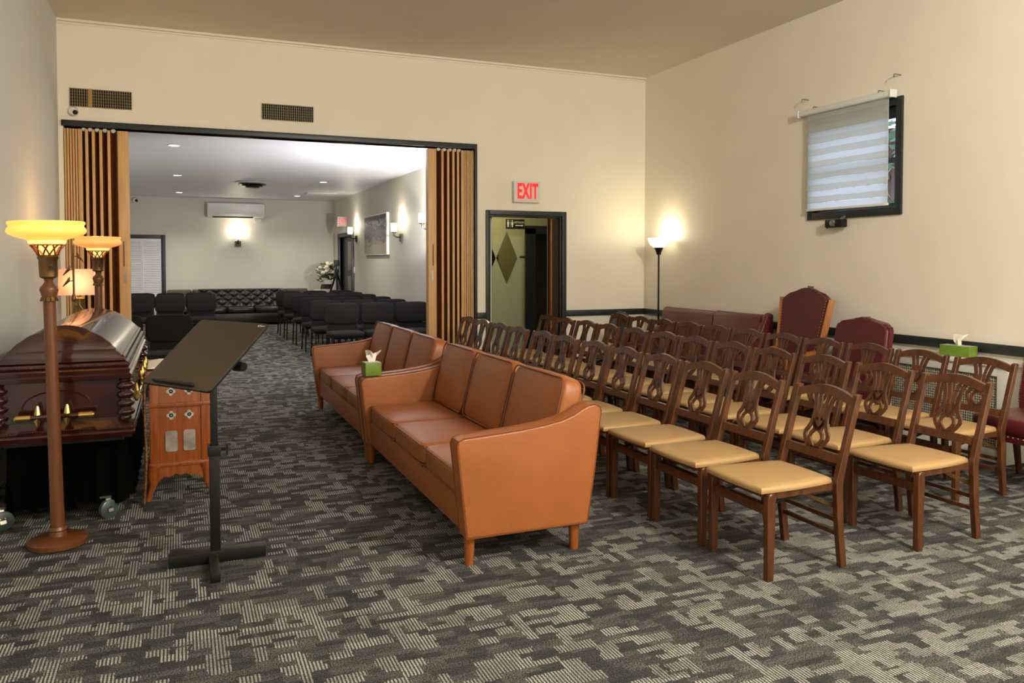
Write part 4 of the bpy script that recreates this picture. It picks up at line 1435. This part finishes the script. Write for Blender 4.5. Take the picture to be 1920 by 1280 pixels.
back_sheet(8.72, 7.68, 0.2, 0.955, 0.955, 0.03).build('back', M['red_leather'], rs_, 60)
back_sheet(7.66, 6.86, 0.2, 0.965, 0.965, 0.03).build('back', M['red_leather'], rs_, 60)
MB().prism([(5.35, 0.2), (5.30, 0.55), (5.36, 0.62), (5.55, 0.66), (5.7, 0.8), (5.76, 0.95), (5.82, 0.985), (5.86, 0.96), (5.86, 0.2)], 'y', 6.79, 6.87, 0.02, 3).build('arm', M['red_leather'], rs_)
MB().prism([(5.35, 0.2), (5.30, 0.55), (5.36, 0.62), (5.55, 0.64), (5.72, 0.72), (5.8, 0.9), (5.86, 0.9), (5.86, 0.2)], 'y', 8.71, 8.79, 0.02, 3).build('arm', M['red_leather'], rs_)
for y0, y1 in ((6.88, 7.78), (7.79, 8.70)):
    MB().cushion((5.53, (y0 + y1) / 2, 0.39), (0.23, (y1 - y0) / 2, 0.08), 2, 0.15, 7, 5).build('seat_cushion', M['red_leather'], rs_, 60)
MB().box(5.34, 5.84, 6.87, 8.71, 0.12, 0.32, 0.01).build('base', M['red_leather'], rs_)
for yy in (6.85, 8.72):
    for xx in (5.38, 5.80):
        MB().cyl((xx, yy, 0.2), (xx, yy, 0), 0.028, 0.02, 10).build('leg', M['chair_wood'], rs_)

th = thing('throne_chair', 'tall burgundy chair with arched back and honey oak sides', 'chair', (5.6, 6.23, 0))
yc = 6.225
bxz = lambda z: 5.62 + (z - 0.5) * 0.19
prof = [(yc - 0.235, 0.42), (yc - 0.305, 1.165), (yc - 0.27, 1.18), (yc - 0.20, 1.205), (yc - 0.13, 1.245), (yc - 0.06, 1.268), (yc, 1.274), (yc + 0.06, 1.268), (yc + 0.13, 1.245), (yc + 0.20, 1.205), (yc + 0.27, 1.18), (yc + 0.305, 1.165), (yc + 0.235, 0.42)]
b = MB()
A = [b.bm.verts.new((bxz(z), y, z)) for y, z in prof]
B = [b.bm.verts.new((bxz(z) + 0.07, y, z)) for y, z in prof]
nn = len(prof)
b.bm.faces.new(A)
b.bm.faces.new(B[::-1])
for j in range(nn):
    b.bm.faces.new((A[j], A[(j + 1) % nn], B[(j + 1) % nn], B[j]))
bmesh.ops.bevel(b.bm, geom=[e for e in b.bm.edges if not any(abs(v.co.z - 0.42) < 0.01 for v in e.verts)], offset=0.015, segments=2, affect='EDGES')
b.build('back', M['red_leather'], th, 50)
for s in (-1, 1):
    p0 = (bxz(0.0) + 0.03, yc + s * 0.22, 0.0)
    p1 = (bxz(0.42) + 0.03, yc + s * 0.255, 0.42)
    p2 = (bxz(1.17) + 0.03, yc + s * 0.335, 1.165)
    o = MB().bar(p0, p1, 0.045, 0.06).bar(p1, p2, 0.045, 0.06).build('side_post', M['throne_wood'], th)
    b = MB()
    for i in range(26):
        t = i / 25
        b.sphere((bxz(0.46 + 0.69 * t) - 0.004, yc + s * (0.228 + 0.072 * t), 0.46 + 0.69 * t), 0.0065, (0.6, 1, 1), 6, 4)
    b.build('nail_trim', M['nail'], o)['kind'] = 'stuff'
    MB().cyl((5.30, yc + s * 0.25, 0), (5.30, yc + s * 0.25, 0.62), 0.025, 0.02, 10).build('front_leg', M['throne_wood'], th)
    MB().bar((5.28, yc + s * 0.25, 0.62), (5.68, yc + s * 0.265, 0.66), 0.045, 0.035).build('arm', M['throne_wood'], th)
MB().cushion((5.47, yc, 0.42), (0.22, 0.245, 0.06), 2, 0.15, 7, 5).build('seat', M['red_leather'], th, 60)


def red_armchair(yc, xb, hw_, ztop, label, rz=0.0, studs=True):
    a = thing('leather_armchair', label, 'armchair', (5.5, yc, 0), rz, 'burgundy leather armchairs on the right wall')
    b = MB()
    pr = [(-hw_ + 0.04, 0.3), (-hw_, 0.6), (-hw_ - 0.005, ztop - 0.10), (-hw_ + 0.02, ztop - 0.055), (-hw_ + 0.09, ztop - 0.045), (-0.13, ztop - 0.03), (-0.06, ztop - 0.005), (0, ztop), (0.06, ztop - 0.005), (0.13, ztop - 0.03), (hw_ - 0.09, ztop - 0.045), (hw_ - 0.02, ztop - 0.055), (hw_ + 0.005, ztop - 0.10), (hw_, 0.6), (hw_ - 0.04, 0.3)]
    f = lambda z: xb - 5.5 - 0.10 + (z - 0.6) * 0.16
    A = [b.bm.verts.new((f(z), y, z)) for y, z in pr]
    B = [b.bm.verts.new((f(z) + 0.10, y, z)) for y, z in pr]
    n_ = len(pr)
    b.bm.faces.new(A)
    b.bm.faces.new(B[::-1])
    for j in range(n_):
        b.bm.faces.new((A[j], A[(j + 1) % n_], B[(j + 1) % n_], B[j]))
    bmesh.ops.bevel(b.bm, geom=[e for e in b.bm.edges if not any(abs(v.co.z - 0.3) < 0.01 for v in e.verts)], offset=0.028, segments=3, affect='EDGES')
    b.build('back', M['red_leather'], a, 60, True)
    MB().cushion((-0.14, 0, 0.43), (0.26, hw_ - 0.01, 0.07), 2, 0.15, 7, 5).build('seat', M['red_leather'], a, 60, True)
    MB().box(-0.38, 0.10, -hw_ + 0.01, hw_ - 0.01, 0.32, 0.39, 0.01).build('seat_rail', M['red_leather'], a, 40, True)
    b = MB()
    for i in range(18):
        b.sphere((-0.385, -hw_ + 0.02 + (2 * hw_ - 0.04) * i / 17, 0.36), 0.007, (0.6, 1, 1), 6, 4)
    for s in (-1, 1):
        for i in range(16):
            b.sphere((-0.36 + 0.42 * i / 15, s * (hw_ - 0.006), 0.36), 0.007, (1, 0.6, 1), 6, 4)
        for i in range(20 if studs else 0):
            t = i / 19
            z = 0.52 + (ztop - 0.66) * t
            b.sphere((f(z) + 0.005, s * (hw_ - 0.012), z), 0.007, (0.7, 1, 1), 6, 4)
    b.build('nail_trim', M['nail'], a, 40, True)['kind'] = 'stuff'
    for s in (-1, 1):
        MB().tube([(-0.36, s * (hw_ - 0.04), 0.33), (-0.37, s * (hw_ - 0.03), 0.2), (-0.36, s * (hw_ - 0.04), 0)], None, 10, radii=[0.03, 0.024, 0.02]).build('leg', M['chair_wood'], a, 50, True)
        MB().tube([(0.06, s * (hw_ - 0.05), 0.33), (0.07, s * (hw_ - 0.05), 0.2), (0.10, s * (hw_ - 0.05), 0)], None, 10, radii=[0.03, 0.024, 0.02]).build('leg', M['chair_wood'], a, 50, True)
    return a


red_armchair(5.33, 5.60, 0.30, 1.045, 'burgundy armchair with camel back between tall chair and tissue box', 0.0, False)
red_armchair(3.62, 5.74, 0.32, 0.97, 'burgundy studded armchair cut off by the right edge of the picture')

# radiator cover
ra = thing('radiator_cover', 'cream radiator cover with cane grille front along the right wall', 'radiator cover', (5.84, 4.65, 0))
rx0, rx1, ry0, ry1 = 5.73, 5.965, 4.08, 5.24
MB().box(rx0 - 0.02, rx1 + 0.0, ry0 - 0.02, ry1 + 0.02, 0.735, 0.765, 0.005).build('top', M['white_metal'], ra)
b = MB()
b.box(rx0, rx1, ry0, ry0 + 0.09, 0, 0.735, 0.003)
b.box(rx0, rx1, ry1 - 0.09, ry1, 0, 0.735, 0.003)
b.box(rx0, rx0 + 0.03, ry0 + 0.09, ry1 - 0.09, 0.66, 0.735, 0.003)
b.box(rx0, rx0 + 0.03, ry0 + 0.09, ry1 - 0.09, 0.0, 0.10, 0.003)
b.build('case', M['white_metal'], ra)
MB().box(rx0 + 0.008, rx0 + 0.016, ry0 + 0.09, ry1 - 0.09, 0.10, 0.66).build('cane_panel', M['cane'], ra, None)
MB().box(rx0 + 0.002, rx0 + 0.010, ry0 + 0.088, ry0 + 0.096, 0.10, 0.66).box(rx0 + 0.002, rx0 + 0.010, ry0 + 0.09, ry1 - 0.09, 0.654, 0.662).build('grille_bead', M['trim'], ra, None)
tissue_box('tissue_box', 'long green tissue box on the radiator cover by the right wall', (5.86, 4.60, 0.767), 0.115, 0.25, 0.085, 0.12)

# corner torchiere
ct = thing('corner_floor_lamp', 'black floor lamp with white glass bowl in the corner', 'floor lamp', (5.815, 8.95, 0))
LX, LY = 5.815, 8.95
MB().lathe([(0, 0), (0.12, 0), (0.125, 0.01), (0.115, 0.022), (0.02, 0.035), (0, 0.035)], (LX, LY, 0), 28).build('base', M['black_metal'], ct)
MB().cyl((LX, LY, 0.03), (LX, LY, 1.64), 0.0125, n=12).build('pole', M['black_metal'], ct)
MB().lathe([(0, 1.62), (0.028, 1.62), (0.034, 1.65), (0.05, 1.69), (0.062, 1.715), (0.0, 1.715)], (LX, LY, 0), 20).build('shade_holder', M['black_metal'], ct)
MB().lathe([(0.05, 1.715), (0.075, 1.72), (0.11, 1.75), (0.132, 1.79), (0.14, 1.83), (0.14, 1.838), (0.135, 1.835), (0.127, 1.79), (0.105, 1.757), (0.07, 1.727)], (LX, LY, 0), 32, caps=False).build('glass_bowl', M['white_lamp'], ct, 60)
lamp('corner_lamp_bulb', (LX + 0.03, LY, 1.86), 8, (1.0, 0.9, 0.68), 0.04)

# black round-backed chair behind the middle row
rc = thing('round_back_chair', 'black round backed chair half hidden behind the middle row', 'chair', (5.3, 9.15, 0))
b = MB().cushion((5.45, 9.27, 0.60), (0.045, 0.27, 0.27), 0, 0.2, 2.4, 6)
b.build('back', M['black_leather'], rc, 60)
MB().cushion((5.23, 9.27, 0.36), (0.22, 0.24, 0.05), 2, 0.2, 4, 5).build('seat', M['black_leather'], rc, 60)
for xx in (5.07, 5.43):
    for yy in (9.1, 9.44):
        MB().cyl((xx, yy, 0), (xx, yy, 0.36), 0.014, n=8).build('leg', M['black_metal'], rc)

# fixture shells for the key lamp and the two added fill lamps
for i, (l, pw, c) in enumerate(KEY_AND_FILL_LAMPS):
    f = thing('key_fill_fixture', ['flush ceiling lamp above the viewer to the right', 'added fill lamp behind the viewer near the left wall', 'added fill lamp behind the viewer near the right wall'][i], 'ceiling lamp', (l[0], l[1], l[2] + 0.2), group='ceiling lamps of the front room')
    MB().lathe([(0, ZC), (0.1, ZC), (0.1, ZC - 0.02), (0.02, ZC - 0.04), (0.015, l[2] + 0.25), (0.16, l[2] + 0.21), (0.17, l[2] + 0.19), (0.0, l[2] + 0.19)], (l[0], l[1], 0), 24).build('canopy', M['bronze'], f)

# ================================================================== FAR ROOM
# downlights
for i, (x, y, lb) in enumerate(((-0.04, 11.63, 'left side, nearest the opening'), (0.0, 15.64, 'left side, middle of three'), (0.03, 19.49, 'left side, farthest from the viewer'),
                                (2.63, 15.9, 'right side, nearer one'), (2.615, 19.52, 'right side, farther one'))):
    d = thing('recessed_downlight', 'round recessed ceiling downlight, ' + lb, 'downlight', (x, y, FZC - 0.02), group='ceiling downlights of the far room')
    MB().lathe([(0.075, FZC), (0.085, FZC - 0.004), (0.08, FZC - 0.008), (0.066, FZC - 0.006), (0.066, FZC)], (x, y, 0), 24, caps=False).build('rim', M['white_metal'], d)
    MB().lathe([(0, FZC - 0.004), (0.068, FZC - 0.004), (0.068, FZC - 0.001), (0, FZC - 0.001)], (x, y, 0), 24).build('lens', M['down_glass'], d)
    lamp('downlight_beam', (x, y, FZC - 0.03), 110, NEUT, 0.06, 'SPOT', (0, 0, 0), 2.3, 0.8)
# round ceiling diffuser
df = thing('ceiling_diffuser', 'round stepped air diffuser in the far ceiling', 'vent', (1.35, 16.45, FZC - 0.12))
for k, (r, dz) in enumerate(((0.32, 0.0), (0.26, 0.035), (0.2, 0.065), (0.13, 0.09))):
    MB().lathe([(r - 0.07, FZC - dz), (r, FZC - dz - 0.012), (r + 0.005, FZC - dz - 0.02), (r - 0.07, FZC - dz - 0.03)], (1.35, 16.45, 0), 32).build('ring', M['white_metal' if k == 0 else 'dark_bronze'], df)
b = MB().box(2.70, 3.35, 18.4, 18.9, FZC - 0.02, FZC, 0.004)
tag(b.build('ceiling_panel', M['fceil'], smooth=None), 'flat square access panel in the far ceiling', 'panel')
# security camera far
b = MB().lathe([(0, 0), (0.07, 0), (0.07, 0.04), (0.05, 0.07), (0, 0.08)], n=16, m=Matrix.Translation((-0.93, FY1, 2.98)) @ Matrix.Rotation(PI / 2, 4, 'X'))
fc = thing('security_camera', 'small white security camera on the far wall near the ceiling', 'camera', (-0.93, FY1 - 0.04, 2.95))
b.build('dome', M['white_plastic'], fc)
MB().sphere((-0.9, FY1 - 0.085, 2.965), 0.035, (1, 0.6, 1), 12, 8).build('lens', M['black_metal'], fc)
# air conditioner
ac = thing('air_conditioner', 'white wall mounted split air conditioner on the far wall', 'air conditioner', (1.32, FY1 - 0.12, 2.6))
MB().prism([(FY1 - 0.004, 2.60), (FY1 - 0.004, 2.965), (FY1 - 0.2, 2.965), (FY1 - 0.23, 2.94), (FY1 - 0.235, 2.70), (FY1 - 0.2, 2.63), (FY1 - 0.12, 2.60)], 'x', 0.66, 1.985, 0.01, 2).build('body', M['white_plastic'], ac)
MB().box(0.78, 1.72, FY1 - 0.2, FY1 - 0.12, 2.60, 2.625).build('louver_slot', M['vent_dark'], ac)
MB().box(1.76, 1.92, FY1 - 0.12, FY1 - 0.004, 2.49, 2.595, 0.01).build('receiver', M['white_plastic'], ac)
# sconces
def sconce(loc, ax, label, double=False):
    """ax: outward direction of the wall"""
    loc, ax = Vector(loc), Vector(ax)
    side = Vector((-ax.y, ax.x, 0))
    s = thing('wall_sconce', label, 'wall lamp', loc, group='wall sconces of the far room')
    e = lambda a, sd, z: loc + ax * a + side * sd + Vector((0, 0, z))
    MB().bar(e(0.02, 0, -0.13), e(0.02, 0, 0.01), 0.03, 0.14, tuple(side)).build('wall_plate', M['dark_bronze'], s)
    MB().tube([e(0.02, 0, -0.05), e(0.1, 0, -0.05), e(0.15, 0, -0.02), e(0.15, 0, 0.03)], 0.014, 8).build('arm', M['dark_bronze'], s)
    MB().lathe([(0, 0.03), (0.045, 0.03), (0.045, 0.045), (0, 0.045)], e(0.15, 0, 0), 16).build('cup', M['dark_bronze'], s)
    MB().lathe([(0.03, 0.045), (0.05, 0.05), (0.058, 0.08), (0.058, 0.2), (0.052, 0.2), (0.05, 0.08), (0.03, 0.05)], e(0.15, 0, 0), 20, caps=False).build('glass_shade', M['sconce_glass'], s, 50)
    lamp('sconce_bulb', e(0.17, 0, 0.26), 9, (1.0, 0.9, 0.72), 0.03)


sconce((1.37, FY1, 2.02), (0, -1, 0), 'lit sconce on the far wall below the air conditioner')
sconce((FX1, 18.2, 2.1), (-1, 0, 0), 'lit sconce above the dark far door')
sconce((FX1, 14.2, 2.02), (-1, 0, 0), 'lit sconce to the right of the painting')
sconce((FX1, 12.38, 2.1), (-1, 0, 0), 'lit sconce peeking out from the right partition')
# far exit sign
e2 = thing('exit_sign', 'small red and white exit sign over the dark far door', 'sign', (FX1 - 0.1, 19.7, 2.35))
MB().box(FX1 - 0.22, FX1 - 0.0, 19.36, 19.46, 2.36, 2.60, 0.006).build('housing', M['white_metal'], e2)
me = text_mesh('EXIT', 0.2, 0.003, M['sign_red'], 0.45)
add_mesh('lettering', me, e2, Matrix.Translation((FX1 - 0.11, 19.356, 2.48)) @ Matrix.Rotation(PI / 2, 4, 'X'))
# painting
pt = thing('painting', 'grey abstract seascape canvas on the far right wall', 'painting', (FX1, 16.1, 1.655))
MB().box(FX1 - 0.06, FX1 - 0.005, 15.12, 17.12, 1.66, 2.48, 0.003).build('frame', M['white_metal'], pt)
MB().box(FX1 - 0.066, FX1 - 0.06, 15.16, 17.08, 1.685, 2.455).build('canvas', M['painting'], pt, None)
b = MB().box(FX1 - 0.02, FX1, 18.40, 18.50, 1.25, 1.40, 0.004)
b.box(FX1 - 0.028, FX1 - 0.02, 18.44, 18.46, 1.30, 1.345)
tag(b.build('light_switch', M['white_plastic']), 'white light switch beside the dark far door', 'switch')

# hidden uplight lamp behind the right partition
up = thing('far_torchiere', 'tall white uplight lamp hidden behind the right partition', 'floor lamp', (3.56, 11.05, 0))
MB().lathe([(0, 0), (0.12, 0), (0.12, 0.02), (0.015, 0.03), (0.012, 1.47), (0.03, 1.48), (0.11, 1.55), (0.14, 1.72), (0.133, 1.72), (0.105, 1.56), (0.0, 1.49)], (3.56, 11.05, 0), 24).build('body', M['white_metal'], up)
tb_l = lamp('far_torchiere_bulb', (3.50, 11.05, 1.78), 560, (0.98, 0.97, 1.0), 0.07, 'SPOT', None, 2.5, 0.25)
tb_l.rotation_euler = Vector((-0.22, 0.62, 1.0)).to_track_quat('-Z', 'Y').to_euler()
# unseen lamp added to light the hallway
hl = thing('hall_fill_lamp', 'round fill lamp added out of sight in the hallway', 'ceiling lamp', (4.1, YB + 0.75, 2.45))
MB().lathe([(0, 2.5), (0.1, 2.5), (0.1, 2.46), (0.06, 2.44), (0, 2.44)], (4.1, YB + 0.75, 0), 20).build('shade', M['sconce_glass'], hl)
lamp('hall_fill_bulb', (4.1, YB + 0.7, 2.36), 14, (1.0, 0.86, 0.5), 0.08)

# black upholstered stacking chairs
def make_black_chair():
    c = thing('banquet_chair', 'x', 'chair')
    F, K = M['fabric_black'], M['black_metal']
    MB().cushion((0, 0.235, 0.735), (0.262, 0.045, 0.165), 1, 0.15, 6, 5, Matrix.Translation((0, 0.235, 0.7)) @ Matrix.Rotation(-0.10, 4, 'X') @ Matrix.Translation((0, -0.235, -0.7))).build('backrest', F, c, 60, True)
    MB().box(-0.235, 0.235, 0.205, 0.235, 0.46, 0.575, 0.01).build('lumbar_panel', F, c, 60, True)
    MB().cushion((0, -0.03, 0.445), (0.262, 0.25, 0.05), 2, 0.15, 6, 5).build('seat', F, c, 60, True)
    for s in (-1, 1):
        MB().tube([(s * 0.225, -0.22, 0.41), (s * 0.235, -0.24, 0.2), (s * 0.24, -0.25, 0)], 0.013, 8).build('front_leg', K, c, 60, True)
        MB().tube([(s * 0.225, 0.25, 0.88), (s * 0.225, 0.215, 0.55), (s * 0.225, 0.19, 0.41), (s * 0.235, 0.24, 0)], 0.013, 8).build('back_leg', K, c, 60, True)
    MB().tube([(-0.225, -0.2, 0.395), (0.225, -0.2, 0.395), (0.225, 0.19, 0.395), (-0.225, 0.19, 0.395)], 0.011, 8, closed=True).build('seat_frame', K, c, 60, True)
    return c


bc = make_black_chair()
first = True
rows_far = [(12.05, 2.29), (13.0, 2.205), (14.05, 2.205), (15.2, 2.2), (16.3, 2.17), (17.4, 2.17)]
for r, (y, x0) in enumerate(rows_far):
    for k in range(3):
        c = bc if first else copy_tree(bc)
        first = False
        c.location = (x0 + k * 0.548, y - 0.03, 0)
        c['label'] = 'black padded chair, right block of far room, %s row, %s' % (['front', 'second', 'third', 'fourth', 'fifth', 'last'][r], ['aisle side', 'middle', 'wall side'][k])
        c['group'] = 'black chairs right of the far aisle'
rows_l = [(10.15, [-0.66, -0.11]), (16.2, [-0.7, -0.16, 0.40]), (17.2, [-0.7, -0.16, 0.38])]
for r, (y, xs) in enumerate(rows_l):
    for k, x in enumerate(xs):
        c = copy_tree(bc)
        c.location = (x, y, 0)
        c['label'] = 'black padded chair, left block of far room, %s row, %s' % (['front', 'middle', 'back'][r], ['wall side', 'aisle side'][k] if len(xs) == 2 else ['wall side', 'middle', 'aisle side'][k])
        c['group'] = 'black chairs left of the far aisle'

# tufted black sofa
ts = thing('tufted_sofa', 'black button tufted leather sofa against the far wall', 'sofa', (1.37, 20.5, 0))
def tuft(u, v):
    x = 0.42 + 1.9 * u
    z = 0.44 + 0.40 * v
    a = (u * 14)
    r = v * 4
    d = abs(math.sin(PI * (a / 2 + r / 2))) * abs(math.sin(PI * (a / 2 - r / 2)))
    return Vector((x, 20.50 - 0.06 * d ** 0.6 + 0.10 * v, z))
MB().grid(tuft, 84, 24).build('tufted_back', M['black_leather'], ts, 80)
MB().box(0.40, 2.34, 20.6, 20.85, 0.10, 0.86, 0.03).build('back_frame', M['black_leather'], ts)
b = MB()
for r in range(1, 4):
    for i in range(14):
        u = (i + (0.5 if r % 2 else 0.0)) / 14 * 1.0
        z = 0.44 + 0.1 * r
        b.sphere((0.42 + 1.9 * u, 20.49 + 0.10 * (z - 0.44) / 0.4, z), 0.012, (1, 0.5, 1), 6, 4)
b.build('buttons', M['black_leather'], ts)['kind'] = 'stuff'
for k in range(3):
    x = 0.42 + 1.9 * (k + 0.5) / 3
    MB().cushion((x, 20.3, 0.37), (0.315, 0.26, 0.085), 2, 0.12, 6, 5).build('seat_cushion', M['black_leather'], ts, 60)
for xx in (0.36, 2.38):
    MB().box(xx - 0.07, xx + 0.07, 20.05, 20.85, 0.08, 0.86, 0.05, 3).build('arm', M['black_leather'], ts)
MB().box(0.40, 2.34, 20.08, 20.62, 0.06, 0.29, 0.02).build('base', M['black_leather'], ts)
for xx in (0.4, 2.34):
    for yy in (20.12, 20.8):
        MB().cyl((xx, yy, 0.08), (xx, yy, 0), 0.03, 0.025, 10).build('leg', M['chair_wood'], ts)
# taupe armchairs beside it
for xc, lb in ((0.01, 'taupe low backed armchair left of the tufted sofa'), (2.74, 'taupe low backed armchair right of the tufted sofa')):
    a = thing('taupe_armchair', lb, 'armchair', (xc, 20.6, 0), group='taupe armchairs at the far wall')
    MB().box(xc - 0.27, xc + 0.27, 20.62, 20.8, 0.2, 0.85, 0.04, 3).build('back', M['grey_fabric'], a)
    MB().cushion((xc, 20.4, 0.4), (0.26, 0.26, 0.07), 2, 0.15, 6, 4).build('seat', M['grey_fabric'], a, 60)
    for sx in (-0.22, 0.22):
        for yy in (20.2, 20.75):
            MB().cyl((xc + sx, yy, 0), (xc + sx, yy, 0.36), 0.018, n=8).build('leg', M['black_metal'], a)
# flower stand
fs = thing('console_table', 'small pale table holding the flower basket by the far door', 'table', (3.32, 19.5, 0))
MB().box(3.02, 3.60, 19.3, 19.8, 0.80, 0.84, 0.006).build('table_top', M['white_metal'], fs)
for xx in (3.06, 3.56):
    for yy in (19.34, 19.76):
        MB().cyl((xx, yy, 0), (xx, yy, 0.8), 0.02, n=8).build('leg', M['white_metal'], fs)
fv = thing('flower_vase', 'glass vase of ivory flowers and green leaves on the pale table', 'flowers', (3.3, 19.5, 0.84))
MB().lathe([(0, 0.84), (0.13, 0.84), (0.15, 0.9), (0.13, 1.05), (0.11, 1.15), (0.12, 1.18), (0.11, 1.18), (0.1, 1.15), (0.12, 1.05), (0.14, 0.9), (0, 0.86)], (3.28, 19.5, 0), 20).build('vase', M['glass'], fv)
MB().lathe([(0, 0.865), (0.13, 0.865), (0.138, 0.9), (0.128, 0.98), (0, 0.98)], (3.28, 19.5, 0), 20).build('dark_filling', M['hall_wood'], fv)
b = MB()
bl_ = MB()
for i in range(46):
    a, r = random.uniform(0, 2 * PI), random.uniform(0, 0.26)
    c = Vector((3.28 + r * math.cos(a), 19.5 + r * math.sin(a), 1.28 + random.uniform(-0.08, 0.2) - r * 0.3))
    if i % 4:
        b.sphere(c + Vector((0, -0.04, 0.03)), random.uniform(0.04, 0.06), (1, 1, 0.75), 8, 6)
    for k in range(5):
        p = c + Vector((random.uniform(-0.08, 0.08), random.uniform(-0.08, 0.08), random.uniform(-0.1, 0.06)))
        u = Vector((random.uniform(-1, 1), random.uniform(-1, 1), random.uniform(-0.6, 0.6))).normalized() * 0.06
        v = u.orthogonal().normalized() * 0.025
        bl_.bm.faces.new([bl_.bm.verts.new(q) for q in (p - u, p - v, p + u, p + v)])
b.build('blossoms', M['flower'], fv)['kind'] = 'stuff'
bl_.build('leaves', M['leaf'], fv, None)['kind'] = 'stuff'
tp = thing('tripod', 'black camera tripod standing before the flowers', 'tripod', (3.42, 18.9, 0))
for a in (0.4, 2.5, 4.6):
    MB().tube([(3.42, 18.9, 1.28), (3.42 + 0.45 * math.cos(a), 18.9 + 0.45 * math.sin(a), 0)], None, 8, radii=[0.025, 0.014]).build('leg', M['black_metal'], tp)
MB().cyl((3.42, 18.9, 0.9), (3.42, 18.9, 1.42), 0.018, n=10).build('column', M['black_metal'], tp)
MB().box(3.36, 3.48, 18.86, 18.94, 1.42, 1.56, 0.015).cyl((3.42, 18.9, 1.27), (3.42, 18.9, 1.34), 0.045, n=12).build('head', M['black_metal'], tp)
